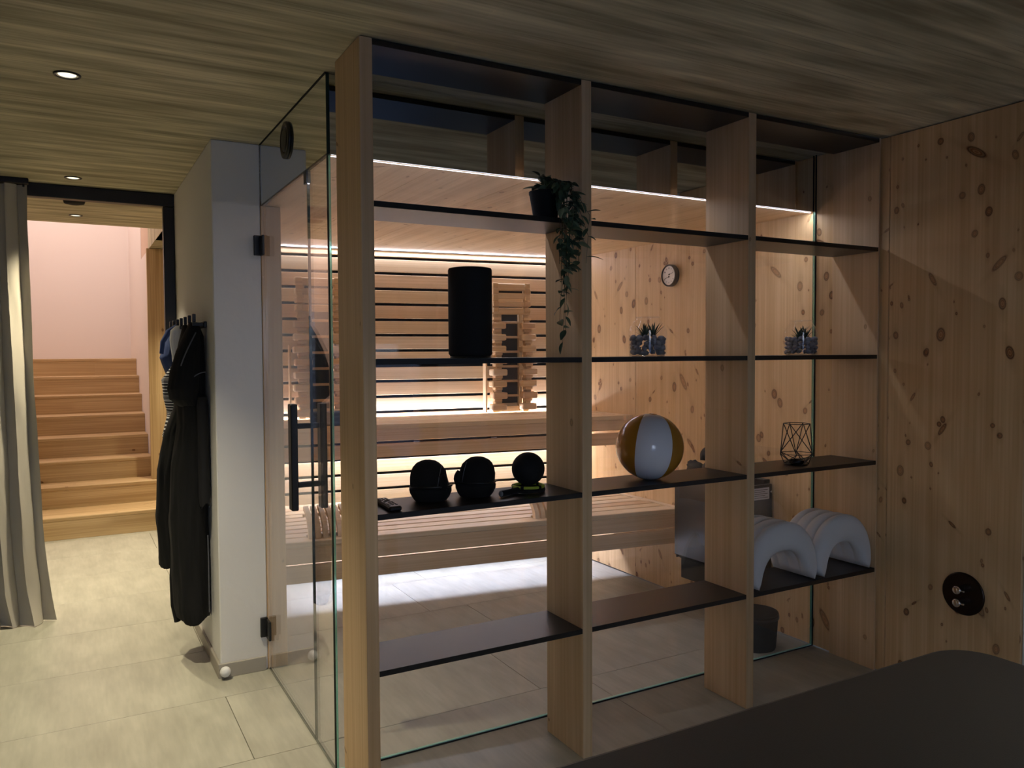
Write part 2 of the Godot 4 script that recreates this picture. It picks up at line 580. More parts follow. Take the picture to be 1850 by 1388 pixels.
func room() -> void:
	# floor: sub-floor with large tiles laid on it in staggered rows
	var fl := struct("floor")
	slab(fl, "screed", Vector3(-2.7, -0.12, -5.6), Vector3(2.5, -0.012, 4.3), M.grout)
	var row := 0
	for iz in range(-10, 8):
		var z1 := -0.587 + 0.6 * iz + 0.6
		var z0 := z1 - 0.6
		if z1 < -4.9 or z0 > 4.2: continue
		var sh: float = 0.004 if (iz % 2 == 0) else -0.226
		for ix in range(-4, 4):
			var x0 := maxf(sh + 1.2 * ix, -2.6)
			var x1 := minf(sh + 1.2 * ix + 1.2, 2.40)
			var za := maxf(z0, -4.88)
			var zb := minf(z1, 4.2)
			if x1 - x0 < 0.02 or zb - za < 0.02: continue
			put(fl, "tile", bm(Vector3(x0 + 0.0012, -0.012, za + 0.0012), Vector3(x1 - 0.0012, 0.0, zb - 0.0012), 0.0008, 0), M.tile)
		row += 1
	# concrete ceiling, with the opening over the stairs
	var ce := struct("ceiling")
	slab(ce, "slab", Vector3(-2.7, H, -4.2), Vector3(2.52, H + 0.25, 4.3), M.concrete, 0.0, 2)
	slab(ce, "slab", Vector3(-0.13, H, -5.5), Vector3(1.0, H + 0.25, -4.2), M.concrete, 0.0, 2)
	# right wall: glued pine panels, vertical grain
	var wr := struct("wall_right")
	for z in [[-2.62, -1.7525], [-1.7505, ZG - 0.010], [ZG - 0.008, 0.045], [0.047, 0.625]]:
		slab(wr, "panel", Vector3(XR, 0.004, z[0]), Vector3(XR + 0.1, H - 0.006, z[1]), M.pine, 0.0015)
	slab(wr, "plaster_wall", Vector3(XR + 0.015, 0.0, 0.627), Vector3(XR + 0.1, H, 4.3), M.plaster)
	# left and rear walls of the room (outside the picture), with two windows behind the camera
	var wl := struct("wall_left")
	slab(wl, "plaster_wall", Vector3(-2.7, 0.0, -2.84), Vector3(-2.6, H, 4.3), M.rear_plaster)
	var wf := struct("wall_rear")
	for b in [[-2.7, -1.5, 0.0, H], [-0.4, 1.1, 0.0, H], [2.3, 2.5, 0.0, H], [-1.5, -0.4, 2.15, H], [1.1, 2.3, 1.6, H], [1.1, 2.3, 0.0, 0.1]]:
		slab(wf, "plaster_wall", Vector3(b[0], b[2], 4.2), Vector3(b[1], b[3], 4.3), M.rear_plaster)
	for w in [[-1.5, -0.4, 0.0, "window_1", 2.15], [1.1, 2.3, 0.1, "window_2", 1.6]]:
		var wi := struct(w[3])
		var x0: float = w[0]; var x1: float = w[1]; var y0: float = w[2]; var y1: float = w[4]
		slab(wi, "window_frame", Vector3(x0, y0, 4.22), Vector3(x0 + 0.05, y1, 4.28), M.steel_black)
		slab(wi, "window_frame", Vector3(x1 - 0.05, y0, 4.22), Vector3(x1, y1, 4.28), M.steel_black)
		slab(wi, "window_frame", Vector3(x0 + 0.05, y0, 4.22), Vector3(x1 - 0.05, y0 + 0.05, 4.28), M.steel_black)
		slab(wi, "window_frame", Vector3(x0 + 0.05, y1 - 0.05, 4.22), Vector3(x1 - 0.05, y1, 4.28), M.steel_black)
		slab(wi, "pane", Vector3(x0 + 0.05, y0 + 0.05, 4.245), Vector3(x1 - 0.05, y1 - 0.05, 4.255), M.glass if x0 < 0.0 else M.tinted)
	# white stub wall between the passage and the sauna
	var ww := struct("wall_stub")
	slab(ww, "plaster_wall", Vector3(-0.21, 0.0, -2.84), Vector3(-0.002, H, ZW), M.plaster, 0.004)
	var sk := struct("baseboard_stub")
	slab(sk, "skirting", Vector3(-0.222, 0.0, ZW), Vector3(-0.012, 0.065, ZW + 0.012), M.skirt, 0.002)
	slab(sk, "skirting", Vector3(-0.222, 0.0, -2.75), Vector3(-0.21, 0.065, ZW), M.skirt, 0.002)
	# partition with the black-framed opening to the passage
	var wp := struct("wall_partition")
	slab(wp, "plaster_wall", Vector3(-2.6, 0.0, -2.84), Vector3(-1.65, H, -2.76), M.plaster)
	var d2 := struct("door_2", "black steel frame round the opening to the stair passage", "door frame")
	slab(d2, "frame_head", Vector3(-1.65, H - 0.075, -2.83), Vector3(-0.21, H - 0.002, -2.77), M.steel_black, 0.003)
	slab(d2, "frame_jamb", Vector3(-0.272, 0.0, -2.83), Vector3(-0.212, H - 0.077, -2.77), M.steel_black, 0.003)
	slab(d2, "frame_jamb", Vector3(-1.648, 0.0, -2.83), Vector3(-1.59, H - 0.077, -2.77), M.steel_black, 0.003)
	# passage and stairwell
	var wpl := struct("wall_passage")
	slab(wpl, "plaster_wall", Vector3(-1.75, 0.0, -8.1), Vector3(-1.65, 4.6, -2.84), M.warm_plaster)
	wpl = struct("wall_passage_right")
	slab(wpl, "plaster_wall", Vector3(0.9, 0.0, -5.5), Vector3(1.0, H, -2.9), M.warm_plaster)
	wpl = struct("wall_passage_rear")
	slab(wpl, "plaster_wall", Vector3(-0.21, 0.0, -2.96), Vector3(1.0, H, -2.842), M.warm_plaster)
	var ws := struct("wall_stair_rear")
	slab(ws, "plaster_wall", Vector3(-1.65, 0.0, -8.1), Vector3(0.0, 4.6, -8.0), M.warm_plaster)
	ws = struct("wall_stair_right")
	slab(ws, "plaster_wall", Vector3(-0.13, 0.0, -8.0), Vector3(0.0, 4.6, -6.28), M.warm_plaster)
	ws = struct("wall_stair_side")
	slab(ws, "plaster_wall", Vector3(-0.13, 0.0, -6.28), Vector3(0.0, H - 0.002, -5.42), M.warm_plaster)
	slab(ws, "opening_edge", Vector3(-0.128, H + 0.0, -6.278), Vector3(0.0, 4.6, -4.2), mat(rgb8(214, 186, 164), 0.85))
	ws = struct("wall_stair_front")
	slab(ws, "plaster_wall", Vector3(-1.75, H + 0.25, -4.3), Vector3(0.0, 4.6, -4.2), M.warm_plaster)
	ws = struct("ceiling_stair")
	slab(ws, "stair_ceiling", Vector3(-1.75, 4.6, -8.1), Vector3(0.0, 4.7, -4.2), M.warm_plaster)
	var tr := struct("wall_oak", "tall oak panel to the right of the stairs", "panel")
	slab(tr, "oak_panel", Vector3(-0.155, 0.358, -5.42), Vector3(0.33, H - 0.004, -5.37), M.oak, 0.002)
	slab(tr, "oak_panel", Vector3(0.333, 0.358, -5.42), Vector3(0.895, H - 0.004, -5.37), M.oak, 0.002)
	# oak stairs
	var stair := thing("staircase", "oak staircase of closed treads rising away beyond the black door frame", "stairs", Vector3(-0.9, 0, -4.86))
	var nose := [-4.86, -5.30, -5.61, -5.92, -6.23, -6.55, -6.87, -7.18, -8.0]
	for k in 8:
		var x1: float = 0.895 if k < 2 else -0.132
		var y: float = 0.178 * k
		put(stair, "riser", bm(Vector3(-1.648, y, nose[k] - 0.02), Vector3(x1, y + 0.150, nose[k]), 0.001, 0), M.oak, Vector3(0.9, 0, 4.86))
		put(stair, "tread", bm(Vector3(-1.648, y + 0.150, nose[k + 1] - (0.02 if k < 7 else 0.0)), Vector3(x1, y + 0.178, nose[k] + 0.004), 0.003, 0), M.oak, Vector3(0.9, 0, 4.86))
	# sauna shell: wooden ceiling, left wall with its end post, back wall
	var sc := struct("ceiling_sauna")
	for k in 6:
		slab(sc, "panel", Vector3(0.012 + 0.3983 * k, SC, -2.80), Vector3(0.012 + 0.3983 * (k + 1) - 0.001, SC + 0.03, ZG - 0.022), M.pine_ceiling, 0.001, 2)
	var wsl := struct("wall_sauna_left")
	slab(wsl, "end_post", Vector3(0.012, 0.0, -1.50), Vector3(0.088, SC - 0.002, ZW), M.post, 0.002)
	slab(wsl, "edge_strip", Vector3(-0.001, 0.0, ZW - 0.05), Vector3(0.011, SC, ZW + 0.002), M.post, 0.001)
	slab(wsl, "panel", Vector3(0.03, 0.0, -2.82), Vector3(0.086, SC - 0.002, -1.502), M.pine, 0.001)
	# rear of the sauna: dark backing and horizontal slats
	var wb := struct("wall_back")
	wb.position = PIV
	wb.rotation.y = ASK
	slab(wb, "backing", Vector3(-2.37, 0.0, -0.09), Vector3(-0.01, SC, -0.042), M.backing)
	var variants := []
	for v in 4: variants.append(bm(Vector3(-2.335, -0.0412, -0.02), Vector3(-0.012, 0.0412, 0.0), 0.002, 0))
	for k in 20:
		put(wb, "slat", variants[k % 4], [M.slat, M.slat2, M.slat3][(k * 7 + k / 3) % 3], Vector3(0, 2.026 - 0.1 * k, 0))
	put(wb, "slat", bm(Vector3(-2.335, 2.0845, -0.02), Vector3(-0.012, SC - 0.006, 0.0), 0.003, 0), M.slat)
	for k in 5: slab(wb, "batten", Vector3(-2.3 + 0.55 * k, 0.02, -0.0415), Vector3(-2.26 + 0.55 * k, SC - 0.01, -0.0205), M.backing)
	# glazing
	var gf := struct("window_3", "clear glass front of the sauna behind the shelves", "glass wall")
	slab(gf, "pane", Vector3(0.012, 0.006, ZG - 0.010), Vector3(XR - 0.006, SC, ZG), M.glass)
	slab(gf, "glass_edge", Vector3(0.012, 0.0, ZG - 0.010), Vector3(XR - 0.006, 0.006, ZG), M.edge_bright)
	slab(gf, "seal", Vector3(0.012, -0.002, ZG), Vector3(XR - 0.002, 0.003, ZG + 0.006), M.matte_black)
	slab(gf, "glass_edge", Vector3(XR - 0.006, 0.0, ZG - 0.010), Vector3(XR - 0.001, SC, ZG), M.edge)
	slab(gf, "seal", Vector3(XR - 0.004, 0.0, ZG + 0.0005), Vector3(XR - 0.0005, H, ZG + 0.006), M.matte_black)
	var gs := struct("window_4", "narrow fixed glass beside the sauna door", "glass wall")
	slab(gs, "pane", Vector3(0.0, 0.004, -0.604), Vector3(0.010, SC - 0.004, ZG - 0.001), M.glass)
	slab(gs, "glass_edge", Vector3(-0.001, 0.0, ZG - 0.001), Vector3(0.0045, SC - 0.001, ZG + 0.005), M.edge_dark)
	slab(gs, "glass_edge", Vector3(0.0046, 0.0, ZG - 0.001), Vector3(0.0118, SC - 0.001, ZG + 0.005), M.edge)
	slab(gs, "clamp", Vector3(-0.004, SC - 0.05, -0.640), Vector3(0.014, SC - 0.004, -0.606), M.black, 0.001)
	# mirrored panels above the glass
	var hf := struct("wall_front_header", "mirrored dark glass band above the sauna front", "panel")
	slab(hf, "mirror_panel", Vector3(0.012, SC + 0.001, ZG - 0.012), Vector3(XR - 0.003, H - 0.003, ZG - 0.004), M.mirror)
	var hs := struct("wall_side_header", "mirrored dark glass band above the sauna door", "panel")
	slab(hs, "mirror_panel", Vector3(0.0, SC + 0.001, ZW + 0.003), Vector3(0.010, H - 0.004, ZG), M.mirror)
	slab(hs, "panel_edge", Vector3(0.0, SC + 0.001, ZG + 0.0005), Vector3(0.0115, H - 0.004, ZG + 0.003), M.edge_dark)
	slab(hs, "joint", Vector3(-0.002, SC - 0.004, ZW + 0.003), Vector3(0.011, SC + 0.0005, ZG), M.edge_dark)
	slab(hs, "joint", Vector3(-0.003, H - 0.0038, ZW + 0.003), Vector3(0.011, H - 0.0002, ZG), M.matte_black)
	var ft := struct("trim_1")
	slab(ft, "fascia", Vector3(0.012, SC + 0.0305, ZG - 0.04), Vector3(XR, H - 0.001, ZG - 0.022), M.matte_black)


func sauna_door() -> void:
	var d := struct("door_1", "frameless glass sauna door with black ladder handle", "door")
	slab(d, "pane", Vector3(0.0, 0.008, ZW + 0.008), Vector3(0.010, SC - 0.006, -0.608), M.glass)
	slab(d, "glass_edge", Vector3(0.0, 0.008, -0.608), Vector3(0.010, SC - 0.006, -0.6065), M.edge_dark)
	slab(d, "floor_seal", Vector3(0.002, 0.0, ZW + 0.008), Vector3(0.008, 0.008, ZG), M.edge_dark)
	for y in [1.945, 0.20]:
		var hg := Node3D.new()
		hg.name = "hinge"
		d.add_child(hg, true)
		slab(hg, "hinge_plate", Vector3(-0.035, y - 0.045, ZW + 0.0005), Vector3(-0.002, y + 0.045, ZW + 0.014), M.black, 0.002)
		slab(hg, "hinge_plate", Vector3(-0.012, y - 0.048, ZW + 0.016), Vector3(-0.001, y + 0.04, ZW + 0.075), M.black, 0.002)
	var hd := Node3D.new()
	hd.name = "handle"
	d.add_child(hd, true)
	for x in [-0.055, 0.055]:
		put(hd, "bar", bm(Vector3(x - 0.013, 0.872, -0.672), Vector3(x + 0.013, 1.268, -0.628), 0.003), M.steel_black)
	for y in [1.185, 0.965]:
		put(hd, "spacer", bm(Vector3(-0.042, y - 0.010, -0.660), Vector3(0.042, y + 0.010, -0.640), 0.003), M.steel_black)


# ------------------------------------------------------------------ sauna furniture
func bench(called: String, label: String, top: float, front: float, back: float, n: int, boards: Array) -> void:
	var o := thing(called, label, "bench", sp(0, 0, 0), ASK)
	var pitch := (front - back) / n
	for k in n:
		var z0 := back + pitch * k
		var z1 := z0 + pitch - 0.014
		if k == n - 1: z1 = front
		var x1 := 0.1354 * z0 - 0.055
		var x0 := -2.335 + 0.1354 * z0 + 0.012
		put(o, "seat_slat", bm(Vector3(x0, top - 0.028, z0), Vector3(x1, top, z1), 0.003, 0), [M.slat, M.slat2, M.slat3][k % 3])
	var st := ST()
	var a := Vector2(0.1354 * back - 0.05, back)
	var b := Vector2(0.1354 * front - 0.05, front)
	prism(st, [Vector2(a.x, -a.y), Vector2(a.x + 0.044, -a.y), Vector2(b.x + 0.044, -b.y), Vector2(b.x, -b.y)], 0.0, 0.03)
	put(o, "end_board", st.commit(), M.slat, Vector3(0, top - 0.03, 0), Vector3(-PI / 2, 0, 0))
	for bd in boards:
		put(o, "front_board", bm(Vector3(-2.335 + 0.1354 * front + 0.012, bd[0], front - 0.024), Vector3(0.1354 * front - 0.008, bd[1], front - 0.001), 0.003, 0), M.slat2)
	put(o, "under_board", bm(Vector3(-2.335 + 0.1354 * front + 0.014, top - 0.042, back), Vector3(0.1354 * back - 0.06, top - 0.0285, front - 0.026), 0.001, 0), M.backing)
	for lx in [-2.1, -1.4, -0.7, -0.05]:
		put(o, "bearer", bm(Vector3(lx - 0.022, top - 0.09, back), Vector3(lx + 0.022, top - 0.0425, front - 0.025), 0.002, 2), M.slat3)

func infrared_backrest(lx: float, label: String) -> void:
	# black infrared panel in a timber frame, with a laddered head part and two stacks of back blocks
	var o := thing("infrared_backrest", label, "backrest", sp(lx, 1.052, 0.0), ASK, "infrared backrests on the slatted wall")
	put(o, "infrared_panel", bm(Vector3(-0.062, 0.06, 0.004), Vector3(0.062, 0.672, 0.022), 0.003), M.ir)
	for y in [0.112, 0.212, 0.312, 0.412, 0.512, 0.612]:
		put(o, "guard_bar", bm(Vector3(-0.062, y - 0.008, 0.0225), Vector3(0.090, y + 0.008, 0.040), 0.002, 0), M.slat2)
	for x in [-0.075, 0.075]:
		put(o, "frame_upright", bm(Vector3(x - 0.012, 0.002, 0.003), Vector3(x + 0.012, 0.70, 0.046), 0.002), M.slat3)
	put(o, "frame_sill", bm(Vector3(-0.062, 0.002, 0.003), Vector3(0.062, 0.040, 0.046), 0.002, 0), M.slat)
	put(o, "side_board", bm(Vector3(-0.186, 0.002, 0.003), Vector3(-0.174, 0.46, 0.060), 0.002), M.slat3)
	for x in [-0.11, 0.11]:
		put(o, "back_rail", bm(Vector3(x - 0.022, 0.0, 0.047), Vector3(x + 0.022, 0.86, 0.060), 0.003), M.slat3)
	var prof := [0.128, 0.136, 0.142, 0.144, 0.140, 0.132, 0.122, 0.112]
	for k in 8:     # vertebra-like blocks in two columns
		var y := 0.038 + 0.0785 * k
		var z: float = prof[k]
		var sh := 0.004 * sin(k * 2.1)
		for x in [-0.11, 0.11]:
			put(o, "back_block", bm(Vector3(x - 0.053 + sh, y - 0.0215, 0.0605), Vector3(x + 0.053 + sh, y + 0.0215, z), 0.007, 0), [M.slat, M.slat2, M.slat3][k % 3])
			put(o, "neck_block", bm(Vector3(x - 0.018, y + 0.022, 0.0605), Vector3(x + 0.020, y + 0.0365, z - 0.030), 0.003, 0), [M.slat3, M.slat2][k % 2])
			put(o, "neck_block", bm(Vector3(x - 0.028, y + 0.037, 0.0605), Vector3(x + 0.026, y + 0.0565, z - 0.020), 0.003, 0), [M.slat2, M.slat3][k % 2])
	for q in [[0.685, 0.020], [0.733, 0.017], [0.790, 0.019], [0.850, 0.024]]:
		put(o, "head_slat", bm(Vector3(-0.150, q[0] - q[1], 0.0605), Vector3(0.132, q[0] + q[1], 0.092), 0.005, 0), [M.slat2, M.slat, M.slat3][int(q[0] * 100) % 3])
	for x in [-0.125, 0.108]:
		for k in 5:
			put(o, "head_block", bm(Vector3(x - 0.020, 0.676 + 0.042 * k, 0.0925), Vector3(x + 0.020 + 0.003 * (k % 2), 0.708 + 0.042 * k, 0.108 - 0.002 * k), 0.005, 0), [M.slat3, M.slat2][k % 2])

func headrest(lx: float, label: String, w: float) -> void:
	var o := thing("slatted_headrest", label, "headrest", sp(lx, 0.5305, 0.97), ASK, "slatted headrests on the lower bench")
	var n := int(w / 0.036)
	var outline := []
	var inner := []
	for k in 13:
		var t := k / 12.0 * PI / 2
		outline.append(Vector2(-0.115 + 0.23 * sin(t), 0.125 * cos(t)))
		inner.append(Vector2(-0.115 + 0.19 * sin(t), 0.103 * cos(t)))
	inner.reverse()
	outline.append_array(inner)
	var st := ST()
	prism(st, outline, -0.012, 0.012)
	var rib := st.commit()
	for k in n:
		put(o, "rib", rib, [M.slat, M.slat3][k % 2], Vector3(0.018 + 0.036 * k, 0, 0), Vector3(0, -PI / 2, 0))
	put(o, "cross_rail", bm(Vector3(0.0, 0.0, 0.056), Vector3(w, 0.012, 0.07), 0.002, 0), M.slat2)
	put(o, "cross_rail", bm(Vector3(0.0, 0.075, -0.095), Vector3(w, 0.09, -0.078), 0.002, 0), M.slat2)

func heater() -> void:
	var o := thing("sauna_heater", "black and steel sauna heater hung on the knotty pine wall behind the shelves", "sauna heater", Vector3(2.25, 0.33, -0.81))
	var x0 := 2.10 - 2.25; var x1 := 0.146
	put(o, "steel_front", bm(Vector3(x0, 0.02, -0.215), Vector3(x0 + 0.008, 0.452, 0.205), 0.003), M.brushed)
	var st := ST()
	prism(st, [Vector2(x0, 0.02), Vector2(x0 + 0.06, -0.015), Vector2(x0 + 0.06, -0.005), Vector2(x0 + 0.008, 0.022)], -0.215, 0.205)
	put(o, "lower_lip", st.commit(), M.brushed)
	put(o, "side_plate", bm(Vector3(x0 + 0.009, 0.0, 0.19), Vector3(x1 - 0.01, 0.44, 0.212), 0.003), M.steel_black)
	put(o, "side_plate", bm(Vector3(x0 + 0.009, 0.0, -0.215), Vector3(x1 - 0.01, 0.40, -0.205), 0.003), M.steel_black)
	put(o, "rear_plate", bm(Vector3(x1 - 0.04, -0.05, -0.205), Vector3(x1, 0.46, 0.188), 0.003), M.steel_black)
	put(o, "element_box", bm(Vector3(x0 + 0.02, 0.0, -0.2), Vector3(x1 - 0.045, 0.372, 0.185), 0.003), M.matte_black)
	put(o, "terminal_box", bm(Vector3(-0.06, -0.135, -0.265), Vector3(0.100, -0.0005, 0.16), 0.003), M.matte_black)
	put(o, "rim", bm(Vector3(x0, 0.4525, -0.215), Vector3(x0 + 0.022, 0.462, 0.189), 0.002), M.brushed)
	var lb := put(o, "rating_label", bm(Vector3(0.0, 0.365, 0.2125), Vector3(0.118, 0.425, 0.2135), 0.0), M.label)
	lb.position = Vector3(-0.005, 0, 0)
	for k in 5:
		put(o, "printed_line", bm(Vector3(0.008, 0.374 + 0.010 * k, 0.2136), Vector3(0.102 - 0.018 * (k % 2), 0.3765 + 0.010 * k, 0.2139), 0.0), M.ink)
	for y in [0.40, 0.24, 0.06]:
		put(o, "screw", lm([[0.0005, 0.003], [0.005, 0.0025], [0.006, 0.0]], 12), M.chrome, Vector3(x1 - 0.018, y, 0.2125), Vector3(PI / 2, 0, 0))
	# stones piled in the open top
	var first: Node3D = null
	var spots := [[2.155, 0.745, -0.985], [2.24, 0.745, -0.975], [2.325, 0.745, -0.98], [2.155, 0.75, -0.895], [2.24, 0.75, -0.89], [2.325, 0.75, -0.89], [2.155, 0.745, -0.805], [2.24, 0.75, -0.80], [2.325, 0.745, -0.80],
		[2.19, 0.825, -0.965], [2.28, 0.825, -0.935], [2.20, 0.83, -0.86], [2.29, 0.825, -0.83], [2.245, 0.90, -0.92], [2.225, 0.745, -0.71]]
	for k in spots.size():
		var mesh := stone_mesh(40 + k % 4, 0.041, 0.86, 0.42)
		solo("sauna_stone", "dark rough stone heaped in the top of the sauna heater", "stone", mesh, M.rock, Vector3(spots[k][0], spots[k][1], spots[k][2]), rng.randf() * TAU, "stones on the sauna heater")

func sauna_clock() -> void:
	var o := thing("sauna_clock", "small round black-rimmed dial instrument on the knotty sauna wall", "clock", Vector3(XR - 0.0005, 1.913, -1.397))
	o.rotation = Vector3(0, -PI / 2, 0)      # local z looks into the sauna
	var R := 0.066
	var fl := Vector3(PI / 2, 0, 0)
	put(o, "case", lm([[R - 0.003, 0.0], [R, 0.004], [R, 0.030], [R - 0.003, 0.034], [R - 0.007, 0.034], [R - 0.008, 0.026], [0.0005, 0.026]], 48), M.black, Vector3.ZERO, fl)
	put(o, "dial_face", lm([[0.0005, 0.0268], [R - 0.009, 0.0266]], 48), M.dial, Vector3.ZERO, fl)
	for k in 12:
		var a := TAU * k / 12.0
		if k == 3 or k == 9: continue
		var tmesh := TextMesh.new()
		tmesh.text = str((k + 11) % 12 + 1)
		tmesh.font_size = 11
		tmesh.pixel_size = 0.0011
		tmesh.depth = 0.0006
		put(o, "numeral", tmesh, M.ink, Vector3(sin(a) * 0.043, cos(a) * 0.043, 0.0272))
	for hnd in [[0.008, 0.006, 1.33, 0.036], [0.004, -0.008, -1.83, 0.040]]:
		var hm := bm(Vector3(-0.0012, -0.010, 0.0), Vector3(0.0012, hnd[3], 0.0008), 0.0)
		put(o, "pointer", hm, M.ink, Vector3(hnd[0] - 0.004, hnd[1], 0.028), Vector3(0, 0, -hnd[2]))
		put(o, "pointer_hub", lm([[0.0005, 0.002], [0.005, 0.0018], [0.0055, 0.0]], 16), M.ink, Vector3(hnd[0] - 0.004, hnd[1], 0.0275), fl)

func bucket() -> void:
	var o := thing("sauna_bucket", "round black bucket on the floor inside the sauna glass", "bucket", Vector3(2.15, 0.0, -0.483))
	put(o, "bucket_body", lm([[0.0005, 0.004], [0.090, 0.003], [0.094, 0.0], [0.098, 0.010], [0.108, 0.165], [0.110, 0.172], [0.108, 0.178], [0.104, 0.176], [0.101, 0.16], [0.090, 0.014], [0.0005, 0.012]], 40), M.matte_black)
	put(o, "rim_band", lm([[0.1075, 0.150], [0.1125, 0.152], [0.1125, 0.161], [0.1075, 0.164]], 40), M.black)

func wood_block() -> void:
	var o := thing("block_headrest", "dark grey grained timber block lying on the upper bench edge", "headrest", sp(-1.80, 1.0505, 0.56), ASK)
	put(o, "block", bm(Vector3(-0.14, 0.0, -0.05), Vector3(0.14, 0.078, 0.05), 0.006, 0), M.grey_wood)
	put(o, "foot", bm(Vector3(-0.13, 0.0, -0.11), Vector3(-0.09, 0.04, -0.0505), 0.003, 2), M.grey_wood)
	put(o, "foot", bm(Vector3(0.09, 0.0, -0.11), Vector3(0.13, 0.04, -0.0505), 0.003, 2), M.grey_wood)


# ------------------------------------------------------------------ shelf unit and what stands on it
const S := 0.7973
const PT := 0.0405
const SD := 0.2445
const TOPS := [1.915, 1.436, 0.958, 0.470]

func shelf_unit() -> void:
	var o := thing("shelf_unit", "large open floor-to-ceiling shelf of pale pine uprights with thin black shelves", "shelf", Vector3(0, 0, 0))
	for i in 4:
		var x0 := S * i
		var x1 := x0 + PT
		if i == 3: x1 = XR - 0.001
		put(o, "upright", bm(Vector3(x0, 0.0, -SD), Vector3(x1, H - 0.002, 0.0), 0.0015), M.post)
	for i in 3:
		var x0 := S * i + PT + 0.0005
		var x1 := S * (i + 1) - 0.0005
		put(o, "shelf_board", bm(Vector3(x0, H - 0.021, -SD + 0.001), Vector3(x1, H - 0.003, -0.001), 0.001, 0), M.board)
		for y in TOPS:
			put(o, "shelf_board", bm(Vector3(x0, y - 0.018, -SD + 0.001), Vector3(x1, y, -0.001), 0.001, 0), M.board)

func speaker() -> void:
	var o := thing("cylinder_speaker", "tall matte black cylinder standing on the middle-height shelf of the left bay", "speaker", Vector3(0.42, 1.4365, -0.12))
	put(o, "body", lm([[0.0005, 0.002], [0.066, 0.002], [0.070, 0.008], [0.0745, 0.014], [0.0745, 0.296], [0.072, 0.302], [0.0005, 0.303]], 64), M.matte_black)
	put(o, "base_ring", lm([[0.062, 0.0], [0.069, 0.0], [0.0695, 0.005], [0.062, 0.006]], 48), M.black)
	put(o, "top_plate", lm([[0.0005, 0.3045], [0.060, 0.3042], [0.064, 0.303]], 48), M.black)

func leaf_mesh(len: float, wid: float, bend: float, fold: float) -> ArrayMesh:
	var rows := []
	for i in 7:
		var t := i / 6.0
		var w := wid * pow(sin(PI * clampf(t * 0.94 + 0.03, 0, 1)), 0.8) * (1.0 - 0.35 * t)
		var line := PackedVector3Array()
		for k in 5:
			var s := (k - 2) / 2.0
			line.append(Vector3(s * w, -bend * t * t + fold * absf(s) * w, len * t))
		rows.append(line)
	var st := ST()
	grid(st, rows, false)
	return st.commit()

func trailing_plant() -> void:
	var c := Vector3(0.700, 1.9155, -0.085)
	var pot := thing("plant_pot", "small black plant pot on the top shelf of the left bay", "plant pot", c)
	put(pot, "pot_body", lm([[0.0005, 0.003], [0.038, 0.002], [0.040, 0.0], [0.042, 0.006], [0.056, 0.088], [0.058, 0.092], [0.058, 0.100], [0.055, 0.101], [0.052, 0.092], [0.0005, 0.088]], 40), M.matte_black)
	put(pot, "soil", lm([[0.0005, 0.090], [0.049, 0.0885]], 24), mat(rgb8(40, 32, 26), 0.95))
	var o := thing("trailing_plant", "leafy green trailing plant hanging from the black pot down past two shelves", "plant", c + Vector3(0, 0.089, 0))
	var leaves := [leaf_mesh(0.048, 0.0125, 0.012, 0.25), leaf_mesh(0.043, 0.0135, 0.006, 0.3), leaf_mesh(0.039, 0.011, 0.014, 0.2), leaf_mesh(0.034, 0.012, 0.005, 0.35)]
	var r := RandomNumberGenerator.new()
	r.seed = 12
	var st := ST()
	var count := 0
	# vines: [start angle, outward reach x, how far down, sway]
	var vines := []
	for k in 9:      # short sprigs standing above the pot
		vines.append({"up": r.randf_range(0.025, 0.075), "x": r.randf_range(-0.05, 0.075), "z": r.randf_range(-0.05, 0.06), "n": 6})
	for k in 20:     # hanging vines, over the shelf edge
		var d := 0.12
		if k >= 3: d = 0.20
		if k >= 8: d = 0.30
		if k >= 14: d = 0.40
		if k >= 17: d = 0.535
		vines.append({"down": d * r.randf_range(0.86, 1.03), "x": r.randf_range(-0.035, 0.060) if k < 14 else r.randf_range(-0.02, 0.025), "n": 4 + int(d * 21)})
	vines.append({"down": 0.145, "x": 0.105, "n": 7})
	vines.append({"down": 0.255, "x": 0.100, "n": 5})
	for v in vines:
		var pts := []
		if v.has("up"):
			for i in 6:
				var t := i / 5.0
				pts.append(Vector3(v.x * t * 0.9, v.up * sin(t * 2.2) * 1.1, v.z * t))
		else:
			var x0 := clampf(v.x, -0.03, 0.03)
			var zf := r.randf_range(0.102, 0.125)
			for i in 4:
				var t := i / 3.0
				pts.append(Vector3(x0 * (0.5 + 0.5 * t), 0.012 + 0.02 * sin(t * 2.4), zf * t))
			var ph := r.randf() * TAU
			for i in range(1, 9):
				var t := i / 8.0
				pts.append(Vector3(lerpf(x0, v.x, minf(t * 1.6, 1.0)) + 0.008 * sin(t * 7.0 + ph) * t, 0.012 - v.down * t, zf + 0.012 * sin(t * 3.0) + 0.006 * cos(t * 9.0 + ph)))
		tube(st, pts, 0.0011, 5, false, 0.0007)
		var n: int = v.n
		for i in n:
			if count >= 298: break
			var t := (i + 0.7) / n
			var f := t * (pts.size() - 1)
			var a := int(f)
			var p: Vector3 = pts[a].lerp(pts[mini(a + 1, pts.size() - 1)], f - a)
			var yaw := r.randf() * TAU
			if not v.has("up"): yaw = r.randf_range(-1.5, 1.5)
			var b := Basis(Vector3.UP, yaw) * Basis(Vector3.RIGHT, r.randf_range(-0.3, 1.2) if v.has("up") == false else r.randf_range(-0.9, 0.4)) * Basis(Vector3.BACK, r.randf_range(-0.7, 0.7))
			var lf := put(o, "leaf", leaves[r.randi() % 4], [M.leaf, M.leaf2, M.leaf3][r.randi() % 3], p)
			lf.transform.basis = b.scaled(Vector3.ONE * r.randf_range(0.8, 1.2))
			count += 1
	put(o, "stems", st.commit(), M.stem)

